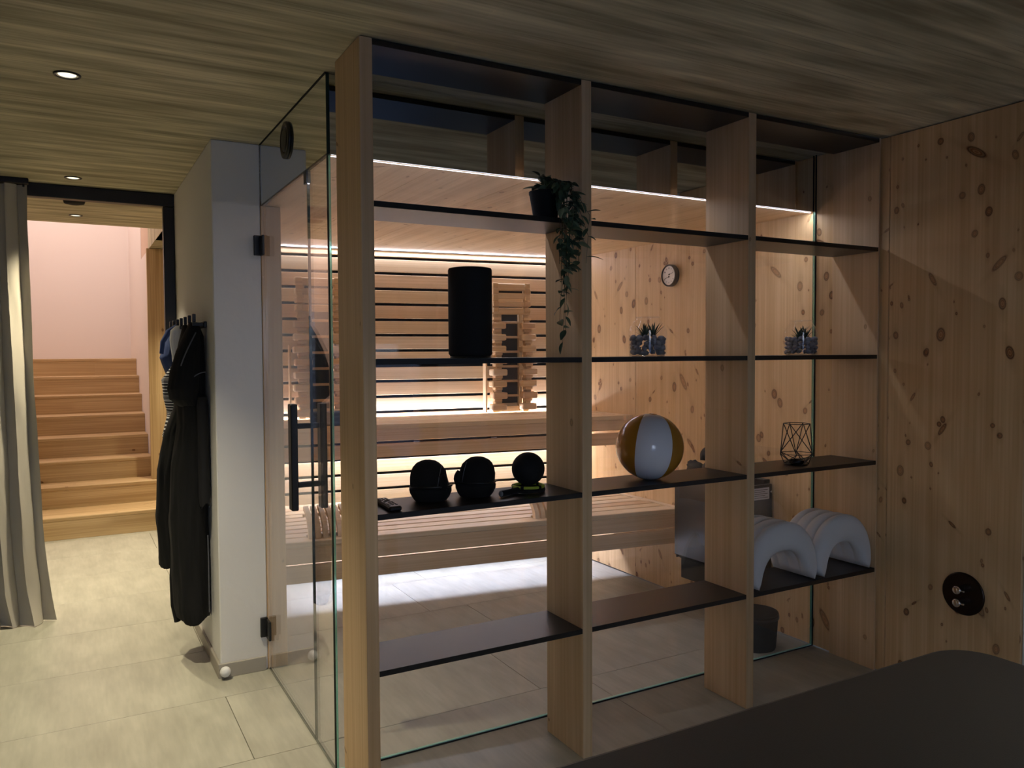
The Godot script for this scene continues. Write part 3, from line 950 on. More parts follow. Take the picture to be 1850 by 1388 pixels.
func succulent_jar(at: Vector3, which: int) -> void:
	var side: String = ["left", "right"][which]
	var pos: String = ["in the shelf's middle bay", "in the shelf's right bay"][which]
	var o := thing("glass_jar", "clear glass jar holding pebbles and a plant, %s" % pos, "glass jar", at, 0.0, "terrarium jars")
	put(o, "jar_wall", lm([[0.0005, 0.0006], [0.062, 0.0006], [0.069, 0.004], [0.073, 0.012], [0.0732, 0.098], [0.0712, 0.105], [0.050, 0.137], [0.0465, 0.143], [0.0465, 0.150]], 48), M.glass)
	put(o, "jar_lip", tm(ring_pts(Vector3(0, 0.151, 0), 0.0465, 36), 0.0018, 6, true), M.cover_glass)
	put(o, "jar_base", lm([[0.0005, 0.0012], [0.060, 0.0014], [0.067, 0.006], [0.0005, 0.007]], 40), M.cover_glass)
	var r := RandomNumberGenerator.new()
	r.seed = 70 + which
	if not shared.has("pebbles"):
		shared.pebbles = [stone_mesh(1, 0.0135, 0.8, 0.3, 10, 6), stone_mesh(2, 0.0125, 0.9, 0.3, 10, 6), stone_mesh(3, 0.0120, 0.75, 0.35, 10, 6)]
	for layer in 4:
		var n: int = [13, 14, 13, 12][layer]
		for k in n + 5:
			var a := TAU * (k + 0.5 * (layer % 2)) / n + r.randf_range(-0.13, 0.13)
			var rad := 0.0575
			if k >= n:
				if layer < 3: break
				a = TAU * (k - n) / 5.0
				rad = 0.030
			var y := 0.017 + 0.0172 * layer + r.randf_range(-0.004, 0.004)
			var pb := solo("pebble", "smooth grey pebble in the glass jar %s" % pos, "pebble", shared.pebbles[r.randi() % 3], M.pebble, at + Vector3(rad * cos(a), y, rad * sin(a)), 0.0, "pebbles in the %s glass jar" % side)
			pb.rotation = Vector3(r.randf_range(-0.7, 0.7), r.randf() * TAU, r.randf_range(-0.7, 0.7))
			pb.scale = Vector3.ONE * r.randf_range(0.82, 1.05)
	var p := thing("succulent", "spiky dark green succulent in the glass jar %s" % pos, "plant", at + Vector3(0.0, 0.070, 0.0), 0.0, "succulents in the glass jars")
	var leaf := leaf_mesh(0.072, 0.0055, 0.010, 0.5)
	for tuft in [[-0.022, 0.010, 16], [0.022, 0.006, 14], [0.002, -0.020, 10]]:
		for k in tuft[2]:
			var a: float = TAU * k / tuft[2] + r.randf_range(-0.2, 0.2)
			var el := r.randf_range(0.55, 1.35)
			var lf := put(p, "leaf", leaf, M.succulent, Vector3(tuft[0] + 0.003 * sin(a), 0.002, tuft[1] + 0.003 * cos(a)))
			lf.transform.basis = (Basis(Vector3.UP, a) * Basis(Vector3.RIGHT, -el)).scaled(Vector3.ONE * r.randf_range(0.6, 0.95) * (1.0 if el > 0.9 else 0.62))

func beach_ball() -> void:
	var o := thing("beach_ball", "glossy ochre and white inflatable ball resting on a shelf of the middle bay", "ball", Vector3(1.190, 0.958 + 0.1275, -0.115))
	var R := 0.1315
	var face := atan2(-1.97, 2.42) + 0.14      # centre of the white panel, seen from above
	o.transform.basis = Basis(Vector3.UP, face) * Basis(Vector3.BACK, -0.10)
	for q in 4:
		var rows := []
		for i in 29:
			var la := -PI / 2 + PI * (i / 28.0)
			la = clampf(la, -1.568, 1.568)
			var hb := asin(clampf(0.53 * cos(0.8 * la) / cos(la), 0.0, 0.9995))
			var a0: float = [-hb, hb, PI - hb, PI + hb][q]
			var a1: float = [hb, PI - hb, PI + hb, TAU - hb][q]
			var line := PackedVector3Array()
			for k in 25:
				var s := k / 24.0
				var lo := lerpf(a0, a1, s)
				var seam := 1.0 - 0.010 * exp(-pow(minf(s, 1.0 - s) * (a1 - a0) / 0.05, 2.0))
				line.append(Vector3(cos(la) * sin(lo), sin(la) * 0.97, cos(la) * cos(lo)) * R * seam)
			rows.append(line)
		var st := ST()
		grid(st, rows, false)
		put(o, "panel", st.commit(), [M.ball_white, M.ochre, M.ball_white, M.ochre][q])
	put(o, "end_cap", lm([[0.0005, 0.0015], [0.013, 0.001], [0.016, -0.001]], 24), M.ochre, Vector3(0, R * 0.97, 0))
	put(o, "valve", lm([[0.0005, 0.003], [0.004, 0.0026], [0.0045, 0.0]], 14), M.ball_white, Vector3(0.0, R * 0.97 * cos(0.16), -R * sin(0.16)), Vector3(-0.16, 0, 0))

func gloves() -> void:
	# two padded gloves standing on their cuffs
	for w in 2:
		var at := Vector3(0.276 if w == 0 else 0.441, 0.9585, -0.135)
		var o := thing("padded_glove", ["black padded glove standing on its cuff, the one nearer the remote control", "black padded glove standing on its cuff, the one nearer the black ball"][w], "glove", at, -0.55 if w == 0 else -0.75, "padded gloves on the shelf")
		var fn := FastNoiseLite.new()
		fn.seed = 5 + w
		fn.frequency = 14.0
		var prof := [[0.0, 0.55], [0.003, 0.76], [0.012, 0.86], [0.030, 0.98], [0.042, 1.0], [0.047, 0.93], [0.060, 0.90], [0.080, 0.88], [0.098, 0.82], [0.114, 0.70], [0.126, 0.54], [0.134, 0.34], [0.1375, 0.16], [0.138, 0.01]]
		var rows := []
		for p in prof:
			var line := PackedVector3Array()
			for k in 36:
				var a := TAU * k / 36
				var lean: float = 0.03 * p[0] / 0.15 * (-1.0 if w else 1.0)
				var ca := cos(a); var sa := sin(a)
				var v := Vector3(0.070 * p[1] * signf(ca) * pow(absf(ca), 0.8) + lean * -0.4, p[0], 0.062 * p[1] * signf(sa) * pow(absf(sa), 0.8))
				v += Vector3(ca, 0, sa) * fn.get_noise_3dv(v) * 0.006
				line.append(v)
			rows.append(line)
		var st := ST()
		grid(st, rows, true, true)
		put(o, "padded_shell", st.commit(), M.fabric_black)
		var strap := []
		for k in 36:
			var a := TAU * k / 36
			strap.append(Vector3(0.0685 * signf(cos(a)) * pow(absf(cos(a)), 0.8), 0.048 + 0.006 * sin(a + 0.6), 0.061 * signf(sin(a)) * pow(absf(sin(a)), 0.8)))
		put(o, "cuff_strap", tm(strap, 0.004, 8, true), M.black)
		var th := []
		for k in 7:
			var t := k / 6.0
			th.append(Vector3((0.038 + 0.010 * sin(t * 3.0)) * (1 if w == 0 else -1), 0.044 + 0.044 * t, 0.034 + 0.010 * sin(t * 2.6)))
		put(o, "thumb", tm(th, 0.017, 14, false, 0.013), M.fabric_black)
		var sm := []
		for k in 9:
			var t := k / 8.0
			sm.append(Vector3(0.030 * (1 if w == 0 else -1) + 0.01 * t, 0.056 + 0.066 * t, 0.0535 * sqrt(maxf(0.0, 1.0 - 0.68 * t * t)) + 0.001))
		put(o, "seam_piping", tm(sm, 0.0012, 6), M.piping)

func ball_and_rope() -> void:
	var c := Vector3(0.648, 0.9585, -0.125)
	var o := thing("exercise_band", "yellow-green and black ring-shaped exercise band with a black handle, under the black ball", "exercise band", c)
	put(o, "lower_ring", tm(ring_pts(Vector3(0, 0.0075, 0), 0.054, 40), 0.0075, 10, true), M.matte_black)
	put(o, "band_ring", tm(ring_pts(Vector3(0, 0.0195, 0), 0.054, 40), 0.0055, 10, true), M.lime)
	for k in 5:
		var seg := []
		for i in 4: seg.append(Vector3(0.054 * cos(1.2 + k * 1.17 + i * 0.07), 0.0195, 0.054 * sin(1.2 + k * 1.17 + i * 0.07)))
		put(o, "band_clip", tm(seg, 0.0065, 10), M.matte_black)
	var dir := Vector3(-0.93, 0, 0.36).normalized()
	put(o, "handle", tm([dir * 0.058 + Vector3(0, 0.012, 0), dir * 0.09 + Vector3(0, 0.011, 0), dir * 0.15 + Vector3(0, 0.011, 0)], 0.0105, 16), M.fabric_black)
	var e := put(o, "handle_end", lm([[0.0005, 0.004], [0.0045, 0.004], [0.0055, 0.002], [0.0085, 0.003], [0.0098, 0.0]], 20), M.grey_plastic, dir * 0.150 + Vector3(0, 0.011, 0))
	e.transform.basis = Basis(Quaternion(Vector3.UP, dir))
	var prof := []
	for i in 25:
		var a := -PI / 2 + PI * i / 24.0
		prof.append([0.059 * cos(a), 0.059 * sin(a)])
	var b := solo("massage_ball", "smooth matte black ball resting on the yellow-green ring", "ball", lm(prof, 48), M.matte_black, c + Vector3(0, 0.0805, 0))

func remote() -> void:
	var o := thing("remote_control", "slim black remote control lying on the shelf against the left upright", "remote control", Vector3(0.112, 0.9585, -0.105), -0.06)
	put(o, "case", bm(Vector3(-0.021, 0.0, -0.085), Vector3(0.021, 0.016, 0.085), 0.005, 2), M.black)
	for r in 8:
		for c in 3:
			if r == 3: continue
			put(o, "button", bm(Vector3(-0.015 + 0.0115 * c, 0.0155, -0.07 + 0.017 * r), Vector3(-0.008 + 0.0115 * c, 0.0178, -0.0605 + 0.017 * r), 0.0008), M.grey_plastic if (r + c) % 5 == 0 else M.vent_dark)
	put(o, "navigation_ring", tm(ring_pts(Vector3(0, 0.0165, -0.014), 0.0085, 20), 0.0022, 6, true), M.vent_dark)

func lantern() -> void:
	var o := thing("wire_lantern", "black geometric wire candle lantern on a shelf of the right bay", "lantern", Vector3(2.005, 0.9585, -0.112), 0.2)
	var top := ring_pts(Vector3(0, 0.178, 0), 0.055, 6)
	var mid := ring_pts(Vector3(0, 0.047, 0), 0.077, 6, Basis(Vector3.UP, PI / 6))
	var low := ring_pts(Vector3(0, 0.003, 0), 0.050, 6)
	var R := 0.0019
	for k in 6:
		var k2 := (k + 1) % 6
		put(o, "wire", tm([top[k], top[k2]], R, 6), M.steel_black)
		put(o, "wire", tm([mid[k], mid[k2]], R * 0.8, 6), M.steel_black)
		put(o, "wire", tm([low[k], low[k2]], R, 6), M.steel_black)
		for m in [k, (k + 5) % 6]:
			put(o, "wire", tm([top[k], mid[m]], R, 6), M.steel_black)
			put(o, "wire", tm([low[k], mid[m]], R, 6), M.steel_black)
	put(o, "candle_cup", lm([[0.0005, 0.004], [0.030, 0.004], [0.033, 0.006], [0.034, 0.018], [0.032, 0.018], [0.030, 0.009], [0.0005, 0.008]], 28), M.steel_black)
	put(o, "cup_plate", lm([[0.0005, 0.0015], [0.048, 0.0012], [0.049, 0.0035], [0.0005, 0.0038]], 28), M.steel_black)

func arch_cushion(at: Vector3, rx: float, ry: float, turn: float, label: String) -> void:
	var o := thing("arch_cushion", label, "cushion", at, turn, "white arch cushions")
	var depth := 0.236
	var rows := []
	var nt := 44
	for i in nt + 1:
		var t := PI * i / nt
		var f := i / float(nt)
		var foot := minf(f, 1.0 - f)
		var th := lerpf(0.027, 0.064, pow(sin(t), 0.9))
		th *= sqrt(clampf(1.0 - pow(1.0 - clampf(foot / 0.045, 0.0, 1.0), 2.0), 0.0004, 1.0))
		var mrx := rx - 0.027
		var mry := ry - 0.064
		var mid := Vector2(-mrx * signf(cos(t)) * pow(absf(cos(t)), 0.9), mry * pow(sin(t), 0.85) + 0.004)
		if foot < 0.06: mid.y = maxf(mid.y, 0.004)
		var e := 0.02
		var ta := Vector2(-mrx * cos(t - e), mry * sin(t - e))
		var tb := Vector2(-mrx * cos(t + e), mry * sin(t + e))
		var d := (tb - ta).normalized()
		var n := Vector2(-d.y, d.x)
		var line := PackedVector3Array()
		for k in 112:
			var outer := k < 56
			var z := -depth * (k + 0.5) / 56.0 if outer else -depth * (111.5 - k) / 56.0
			var edge := minf(-z, depth + z)
			var rr := th * sqrt(clampf(1.0 - pow(1.0 - clampf(edge / 0.042, 0.0, 1.0), 2.0), 0.0, 1.0))
			for g in [0.25, 0.5, 0.75]:
				var dz: float = (z + depth * g) / 0.012
				rr *= 1.0 - 0.22 * exp(-absf(dz))
			var p := mid + n * rr * (1.0 if outer else -1.0)
			line.append(Vector3(p.x, maxf(p.y, 0.001), z))
		rows.append(line)
	var st := ST()
	grid(st, rows, true)
	put(o, "cushion_body", st.commit(), M.cushion)
	for g in [0.25, 0.5, 0.75]:
		var seam := []
		for i in range(3, nt - 2):
			var t := PI * i / nt
			var th := lerpf(0.027, 0.064, pow(sin(t), 0.9)) * 0.775
			var c := Vector2(-(rx - 0.027) * signf(cos(t)) * pow(absf(cos(t)), 0.9), (ry - 0.064) * pow(sin(t), 0.85) + 0.004)
			var d := Vector2((rx - 0.027) * sin(t), (ry - 0.064) * cos(t)).normalized()
			var q := c + Vector2(-d.y, d.x) * th
			seam.append(Vector3(q.x, q.y, -depth * g))
		put(o, "quilt_seam", tm(seam, 0.0012, 5), M.cushion)


# ------------------------------------------------------------------ passage things
func curtain() -> void:
	var rows := []
	var nr := 40
	var nc := 150
	var fn := FastNoiseLite.new()
	fn.seed = 3
	fn.frequency = 1.2
	for i in nr + 1:
		var t := i / float(nr)            # 0 top, 1 floor
		var y := lerpf(H - 0.035, 0.004, t)
		var right := -0.958 + 0.05 * t * t + 0.028 * pow(t, 8.0)
		var line := PackedVector3Array()
		for k in nc + 1:
			var s := k / float(nc)
			var ph := s * TAU * 7.0 + 0.5 * sin(s * 9.0) + fn.get_noise_2d(s * 4.0, t * 1.2) * 0.9
			var amp := 0.034 * (0.75 + 0.5 * t)
			var x := lerpf(-1.62, right, s) + 0.012 * sin(ph * 2.0 + 1.0)
			var z := -2.685 + amp * sin(ph) + 0.012 * fn.get_noise_2d(s * 12.0, t * 3.0)
			if t > 0.93:      # the hem spreads on the floor
				var h := (t - 0.93) / 0.07
				z += 0.05 * h * h * (0.5 + 0.5 * sin(ph * 0.5 + 1.3))
				x += 0.012 * h * sin(ph)
			line.append(Vector3(x, y, z))
		rows.append(line)
	var o := thing("curtain", "long grey linen curtain gathered at the left of the black-framed opening", "curtain", Vector3(-1.3, 0, -2.69))
	var st := ST()
	grid(st, rows, false, false, 1.0, 1.0)
	put(o, "curtain_cloth", st.commit(), M.linen, Vector3(1.3, 0, 2.69))
	put(o, "curtain_track", bm(Vector3(-1.64, H - 0.03, -2.71), Vector3(-0.94, H - 0.001, -2.665), 0.002, 0), M.steel_black, Vector3(1.3, 0, 2.69))
	for k in 9:
		put(o, "glider", bm(Vector3(-1.6 + 0.079 * k, H - 0.045, -2.692), Vector3(-1.59 + 0.079 * k, H - 0.031, -2.682), 0.001), M.steel_black, Vector3(1.3, 0, 2.69))

func garment(st: SurfaceTool, rings: Array, folds: int, depth: float, sd: int, seg := 64) -> void:
	# rings: [y, x from wall (near), x from wall (far), z centre, half width in z]
	var fn := FastNoiseLite.new()
	fn.seed = sd
	fn.frequency = 4.0
	var rows := []
	var fine := []
	for i in rings.size() - 1:
		for s in 4:
			var t := s / 4.0
			t = t * t * (3.0 - 2.0 * t)
			var q := []
			for c in 5: q.append(lerpf(rings[i][c], rings[i + 1][c], t))
			fine.append(q)
	fine.append(rings[-1])
	for i in fine.size():
		var q: Array = fine[i]
		var g := clampf(i / 10.0, 0.0, 1.0)
		var line := PackedVector3Array()
		var cx: float = (q[1] + q[2]) / 2.0
		var hx: float = (q[2] - q[1]) / 2.0
		for k in seg:
			var a := TAU * k / seg
			var m := 1.0 + depth * g * sin(a * folds + 2.2 * fn.get_noise_2d(q[0] * 0.5, sd)) + 0.10 * g * fn.get_noise_3d(cos(a), q[0], sin(a))
			line.append(Vector3(-0.212 - maxf(cx + hx * cos(a) * m, 0.001), q[0] + 0.012 * sin(a * 3.0 + sd) * clampf((i - fine.size() + 4) / 3.0, 0.0, 1.0), q[3] + q[4] * sin(a) * m))
		rows.append(line)
	var cap := PackedVector3Array()
	var c0 := Vector3.ZERO
	for v in rows[-1]: c0 += v / seg
	for v in rows[-1]: cap.append(c0 + (v - c0) * 0.02 + Vector3(0, 0.02, 0))
	rows.append(cap)
	grid(st, rows, true, true, 3.0, 3.0)

func garments() -> void:
	var rail := thing("hook_rail", "black wall rail of upright coat hooks on the white stub wall", "coat rail", Vector3(-0.211, 1.60, -2.0))
	put(rail, "rail_bar", bm(Vector3(-0.014, -0.020, -0.62), Vector3(0.0, 0.008, 0.40), 0.002, 2), M.steel_black)
	for k in 7:
		var z := 0.385 - 0.155 * k
		put(rail, "hook", bm(Vector3(-0.062, -0.014, z - 0.009), Vector3(-0.0145, 0.003, z + 0.009), 0.002), M.steel_black)
		put(rail, "hook_tip", bm(Vector3(-0.062, 0.0035, z - 0.009), Vector3(-0.047, 0.042, z + 0.009), 0.002), M.steel_black)
	# blue jacket and striped shirt at the far end
	var off := Vector3(0.30, -1.0, 2.2)
	var b := thing("blue_jacket", "dark blue jacket hanging at the far end of the hook rail", "jacket", -off)
	var st := ST()
	garment(st, [[1.60, 0.03, 0.07, -2.30, 0.03], [1.56, 0.02, 0.105, -2.28, 0.07], [1.50, 0.01, 0.128, -2.27, 0.10], [1.44, 0.01, 0.142, -2.26, 0.11], [1.37, 0.01, 0.118, -2.26, 0.11], [1.30, 0.01, 0.09, -2.26, 0.10], [0.95, 0.01, 0.07, -2.26, 0.08]], 5, 0.06, 21)
	put(b, "jacket_body", st.commit(), M.navy, off)
	put(b, "collar", tm([Vector3(-0.27, 1.60, -2.24), Vector3(-0.315, 1.575, -2.20), Vector3(-0.345, 1.52, -2.19), Vector3(-0.352, 1.46, -2.19)], 0.016, 10, false, 0.010), M.navy, off)
	var w := solo("white_towel", "small white cloth bunched beside the blue jacket on the hook rail", "towel", ArrayMesh.new(), M.towel)
	st = ST()
	garment(st, [[1.605, 0.035, 0.075, -2.13, 0.02], [1.58, 0.02, 0.10, -2.13, 0.04], [1.53, 0.02, 0.105, -2.13, 0.045], [1.40, 0.02, 0.09, -2.13, 0.045]], 4, 0.06, 25)
	w.mesh = st.commit()
	off = Vector3(0.30, -1.0, 2.0)
	var s := thing("striped_shirt", "navy and white striped shirt hanging between the blue jacket and the black robe", "shirt", -off)
	st = ST()
	garment(st, [[1.59, 0.03, 0.05, -2.04, 0.02], [1.50, 0.01, 0.07, -2.04, 0.05], [1.41, 0.01, 0.10, -2.04, 0.08], [1.33, 0.01, 0.160, -2.04, 0.09], [1.24, 0.01, 0.150, -2.04, 0.09], [1.16, 0.01, 0.128, -2.04, 0.09], [1.05, 0.01, 0.155, -2.04, 0.09], [0.85, 0.01, 0.14, -2.04, 0.09], [0.60, 0.01, 0.13, -2.0, 0.11]], 5, 0.04, 31)
	put(s, "shirt_body", st.commit(), M.stripes, off)
	# second black robe, behind
	off = Vector3(0.31, -0.9, 1.90)
	var r2 := thing("black_robe", "shorter plain black robe hanging behind the hooded one", "robe", -off, 0.0, "black robes on the hook rail")
	st = ST()
	garment(st, [[1.60, 0.03, 0.07, -1.88, 0.03], [1.52, 0.01, 0.09, -1.88, 0.09], [1.36, 0.01, 0.12, -1.88, 0.11], [1.20, 0.01, 0.12, -1.87, 0.12], [1.08, 0.01, 0.165, -1.86, 0.12], [0.90, 0.01, 0.200, -1.86, 0.13], [0.68, 0.01, 0.212, -1.86, 0.13], [0.47, 0.01, 0.200, -1.86, 0.13], [0.44, 0.01, 0.198, -1.86, 0.13]], 6, 0.03, 41)
	put(r2, "robe_body", st.commit(), M.fabric_black, off)
	# long hooded robe in front
	off = Vector3(0.30, -0.9, 1.68)
	var r := thing("black_robe", "long black hooded robe hanging nearest on the hook rail, its hem close to the floor", "robe", -off, 0.0, "black robes on the hook rail")
	st = ST()
	garment(st, [[1.605, 0.03, 0.065, -1.66, 0.025], [1.54, 0.006, 0.07, -1.67, 0.07], [1.42, 0.004, 0.105, -1.68, 0.10], [1.28, 0.004, 0.125, -1.68, 0.115], [1.12, 0.004, 0.125, -1.68, 0.12], [0.95, 0.004, 0.155, -1.68, 0.125], [0.70, 0.004, 0.170, -1.68, 0.13], [0.45, 0.004, 0.165, -1.68, 0.13], [0.27, 0.004, 0.155, -1.68, 0.13], [0.215, 0.006, 0.145, -1.68, 0.125]], 7, 0.025, 51)
	put(r, "robe_body", st.commit(), M.fabric_black, off)
	st = ST()
	garment(st, [[1.60, 0.025, 0.07, -1.65, 0.03], [1.55, 0.02, 0.095, -1.65, 0.07], [1.47, 0.02, 0.130, -1.65, 0.10], [1.38, 0.02, 0.155, -1.65, 0.115], [1.30, 0.02, 0.170, -1.65, 0.115], [1.25, 0.025, 0.160, -1.65, 0.105], [1.22, 0.03, 0.125, -1.65, 0.085], [1.205, 0.045, 0.10, -1.65, 0.05]], 3, 0.03, 55)
	put(r, "hood", st.commit(), M.fabric_black, off)
	var pip := [[], []]
	for k in 9:
		var t := k / 8.0
		pip[0].append(Vector3(-0.262 - 0.075 * sin(t * 1.5), 1.555 - 0.19 * t, -1.585 + 0.045 * sin(t * PI)))
		pip[1].append(Vector3(-0.225 - 0.125 * t, 1.375 - 0.115 * t * t, -1.545 + 0.008 * sin(t * PI) - 0.03 * t))
	for p in pip: put(r, "piping", tm(p, 0.0028, 6), M.piping, off)
	st = ST()
	garment(st, [[1.26, 0.012, 0.05, -1.560, 0.02], [1.22, 0.006, 0.056, -1.562, 0.028], [1.0, 0.006, 0.056, -1.562, 0.03], [0.80, 0.006, 0.056, -1.560, 0.03], [0.76, 0.008, 0.052, -1.560, 0.028]], 2, 0.02, 59, 32)
	put(r, "sleeve", st.commit(), mat(rgb8(26, 26, 29), 0.9), off)
	put(r, "belt", tm([Vector3(-0.365, 0.55, -1.73), Vector3(-0.372, 0.40, -1.725), Vector3(-0.368, 0.27, -1.72), Vector3(-0.352, 0.19, -1.715)], 0.009, 8, false, 0.015), M.fabric_black, off)
	put(r, "side_trim", tm([Vector3(-0.232, 0.62, -1.555), Vector3(-0.232, 0.42, -1.552), Vector3(-0.232, 0.26, -1.555)], 0.0025, 6), M.piping, off)

func treatment_table() -> void:
	var o := thing("treatment_table", "dark grey upholstered treatment table with rounded corners in the near foreground", "treatment table", Vector3(0.12, 0.0, 1.55))
	var x0 := -0.97; var x1 := 0.96; var z0 := -0.367; var z1 := 0.47
	var rr := 0.105
	var outline := []
	for q in [[x1 - rr, z1 - rr, 0.0], [x0 + rr, z1 - rr, 0.25], [x0 + rr, z0 + rr, 0.5], [x1 - rr, z0 + rr, 0.75]]:
		for k in 13:
			var a: float = TAU * (q[2] + 0.25 * k / 12.0)
			outline.append([Vector2(q[0], q[1]), Vector2(cos(a), sin(a))])
	for part in [["cushion_top", 0.66, 0.75, 0.018, 0.0, M.table], ["frame", 0.615, 0.6595, 0.004, 0.03, M.steel_black]]:
		var rows := []
		var y0: float = part[1]; var y1: float = part[2]; var bev: float = part[3]
		var lv := [[y0, -bev - 0.01], [y0 + bev * 0.3, -bev * 0.3], [y0 + bev, 0.0], [y1 - bev, 0.0], [y1 - bev * 0.3, -bev * 0.3], [y1, -bev]]
		for l in lv:
			var line := PackedVector3Array()
			for q in outline:
				var p: Vector2 = q[0] + q[1] * (rr + l[1] - part[4])
				line.append(Vector3(p.x, l[0], p.y))
			rows.append(line)
		var st := ST()
		grid(st, rows, true, true)
		for cap in [rows[0], rows[-1]]:
			var flat := PackedVector2Array()
			for v in cap: flat.append(Vector2(v.x, v.z))
			var idx := Geometry2D.triangulate_polygon(flat)
			for i in range(0, idx.size(), 3):
				tri(st, cap[idx[i]], cap[idx[i + 1]], cap[idx[i + 2]], Vector3.DOWN if cap == rows[0] else Vector3.UP, flat[idx[i]], flat[idx[i + 1]], flat[idx[i + 2]])
		put(o, part[0], st.commit(), part[5])
	for x in [x0 + 0.25, x1 - 0.25]:
		for z in [z0 + 0.12, z1 - 0.12]:
			put(o, "leg", bm(Vector3(x - 0.03, 0.0, z - 0.03), Vector3(x + 0.03, 0.6145, z + 0.03), 0.004), M.steel_black)

func fittings() -> void:
	var v := thing("shower_valve", "round dark metal valve plate with two chrome knobs on the pine wall by the table", "valve", Vector3(XR - 0.0005, 0.457, 0.403))
	v.rotation = Vector3(0, -PI / 2, 0)
	var fl := Vector3(PI / 2, 0, 0)
	put(v, "cover_plate", lm([[0.086, 0.0], [0.088, 0.003], [0.086, 0.008], [0.080, 0.010], [0.0005, 0.010]], 56), mat(rgb8(58, 48, 42), 0.25, 0.9), Vector3.ZERO, fl)
	for y in [0.022, -0.030]:
		put(v, "knob", lm([[0.015, 0.010], [0.015, 0.034], [0.017, 0.036], [0.017, 0.052], [0.014, 0.055], [0.0005, 0.055]], 28), M.chrome, Vector3(0.0, y, 0), fl)
		put(v, "knob_lever", bm(Vector3(-0.004, y - 0.004, 0.038), Vector3(0.030, y + 0.004, 0.048), 0.002), M.chrome)
	var a := thing("air_vent", "round black vent set in the mirrored band above the sauna door", "vent", Vector3(-0.0005, 2.300, -0.900))
	a.rotation = Vector3(0, -PI / 2, 0)
	put(a, "vent_rim", lm([[0.070, 0.0], [0.073, 0.003], [0.071, 0.010], [0.060, 0.012], [0.052, 0.006], [0.050, 0.002]], 48), M.black, Vector3.ZERO, fl)
	put(a, "vent_disc", lm([[0.048, 0.002], [0.046, 0.010], [0.040, 0.013], [0.0005, 0.014]], 48), M.vent_dark, Vector3.ZERO, fl)
	var ds := thing("door_stop", "small round white door stop at the foot of the white stub wall", "door stop", Vector3(-0.196, 0.036, ZW + 0.0125))
	put(ds, "stop_body", lm([[0.014, 0.0], [0.020, 0.006], [0.024, 0.018], [0.021, 0.030], [0.013, 0.037], [0.0005, 0.039]], 32), M.white, Vector3.ZERO, fl)
	put(ds, "stop_base", lm([[0.0005, 0.0005], [0.017, 0.0004], [0.0175, 0.003]], 24), M.grey_plastic, Vector3.ZERO, fl)
	var sm := thing("smoke_detector", "flat dark round detector on the passage ceiling just beyond the black frame", "smoke detector", Vector3(-0.723, H, -3.15))
	put(sm, "detector_body", lm([[0.058, 0.0], [0.058, -0.026], [0.054, -0.036], [0.034, -0.041], [0.0005, -0.042]], 40), M.matte_black)
	put(sm, "detector_base", lm([[0.060, 0.0], [0.060, -0.006], [0.0565, -0.0065]], 40), M.black)


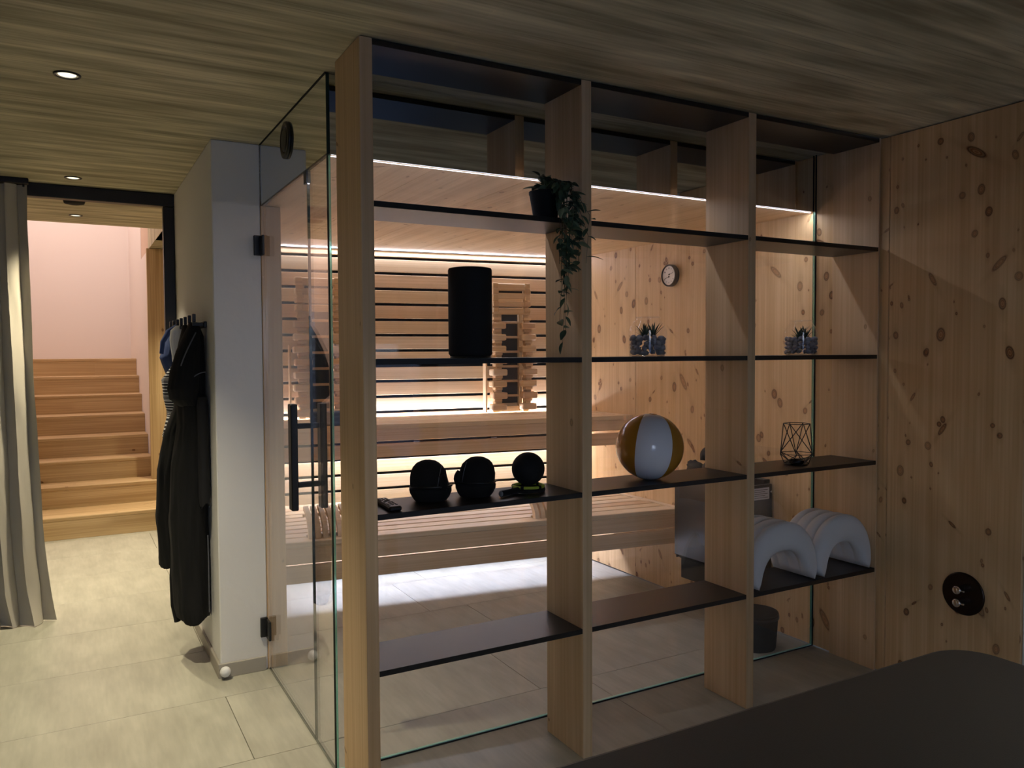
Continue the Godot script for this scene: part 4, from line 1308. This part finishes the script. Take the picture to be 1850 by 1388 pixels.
func _ready() -> void:
	rng.seed = 99
	materials()
	# camera, sky, exposure
	lights_and_camera()
	# lamps
	downlight(Vector3(-0.757, H, -0.79), "recessed downlight over the floor in front of the white stub wall", 5.8)
	downlight(Vector3(-0.731, H, -2.545), "recessed downlight just in front of the black door frame", 5.8)
	downlight(Vector3(-0.709, H, -3.822), "recessed downlight beyond the black door frame", 5.8)
	downlight(Vector3(0.12, H, -4.75), "recessed downlight in front of the tall oak panel", 4.0, 44.0)
	downlight(Vector3(-0.24, H, 0.65), "recessed downlight near the camera, left of the shelf", 0.55)
	downlight(Vector3(1.15, H, 1.72), "recessed downlight above the treatment table", 1.0)
	var cl := thing("ceiling_light", "flat light panel high over the stairs", "ceiling light", Vector3(-0.9, 4.59, -6.4))
	put(cl, "light_panel", bm(Vector3(-0.4, -0.03, -0.8), Vector3(0.4, 0.0, 0.8), 0.003), M.lamp)
	var al := AreaLight3D.new()
	al.name = "panel_light"
	al.area_size = Vector2(0.8, 1.6)
	al.light_color = rgb8(255, 232, 228)
	al.light_energy = 4.8
	al.area_range = 14.0
	al.area_attenuation = 2.0
	al.shadow_enabled = true
	cl.add_child(al)
	al.position = Vector3(0, -0.035, 0)
	al.rotation = Vector3(-PI / 2, 0, 0)
	var along := Basis(Vector3.UP, ASK) * Vector3.RIGHT
	var out := Basis(Vector3.UP, ASK) * Vector3.BACK
	led_strip("led_strip", "bright light strip along the sauna ceiling edge behind the glass", Vector3(1.207, SC - 0.0015, ZG - 0.024), Vector3(2.37, 0.010, 0.001), facing(Vector3(0, -1, -0.15), Vector3.RIGHT), 0.50)
	led_strip("led_strip", "light strip in the cove where the slatted wall meets the sauna ceiling", sp(-1.17, SC - 0.0015, 0.020), Vector3(2.30, 0.012, 0.001), facing(Vector3.DOWN + out * 0.5, along), 0.6)
	led_strip("led_strip", "light strip behind the upper bench shining up the slatted wall", sp(-1.17, 1.035, 0.026), Vector3(2.30, 0.014, 0.004), facing(Vector3.UP, along), 1.35)
	led_strip("led_strip", "light strip under the upper bench shining on the lower slats", sp(-1.17, 0.955, 0.10), Vector3(2.30, 0.014, 0.004), facing(Vector3(0, -1, 0), along), 2.0)
	var lip := struct("trim_2")
	put(lip, "light_shield", bm(Vector3(-1.15, -0.066, -0.006), Vector3(1.15, 0.006, 0.006), 0.001, 0), M.slat, sp(-1.17, 0.42, 0.352), Vector3(0, ASK, 0))
	led_strip("led_strip", "light strip under the lower bench shining on the tiled floor", sp(-1.17, 0.42, 0.30), Vector3(2.30, 0.014, 0.004), facing(Vector3.DOWN, along), 2.3, rgb8(206, 216, 255))
	# setting
	room()
	sauna_door()
	# sauna
	bench("upper_bench", "high slatted sauna bench below the two infrared backrests", 1.05, 0.635, 0.062, 6, [[0.955, 1.0215], [0.862, 0.939]])
	bench("lower_bench", "low deep slatted sauna bench nearest the glass", 0.53, 1.130, 0.13, 10, [[0.420, 0.5015], [0.324, 0.411]])
	infrared_backrest(-0.532, "infrared backrest of stacked blocks on the right, beside the black cylinder")
	infrared_backrest(-1.815, "infrared backrest of stacked blocks on the left, seen through the glass door")
	headrest(-2.03, "slatted curved headrest at the left end of the lower bench", 0.36)
	headrest(-0.80, "slatted curved headrest towards the right of the lower bench", 0.36)
	heater()
	sauna_clock()
	bucket()
	wood_block()
	# shelf and its things
	shelf_unit()
	speaker()
	trailing_plant()
	succulent_jar(Vector3(1.184, 1.4362, -0.12), 0)
	succulent_jar(Vector3(2.037, 1.4362, -0.12), 1)
	beach_ball()
	gloves()
	ball_and_rope()
	remote()
	lantern()
	arch_cushion(Vector3(1.838, 0.4702, -0.004), 0.193, 0.262, 0.0, "left of the two white quilted arch cushions, half hidden by the upright")
	arch_cushion(Vector3(2.212, 0.4702, -0.004), 0.176, 0.255, 0.0, "right of the two white quilted arch cushions, against the pine wall")
	# passage and foreground
	curtain()
	garments()
	treatment_table()
	fittings()
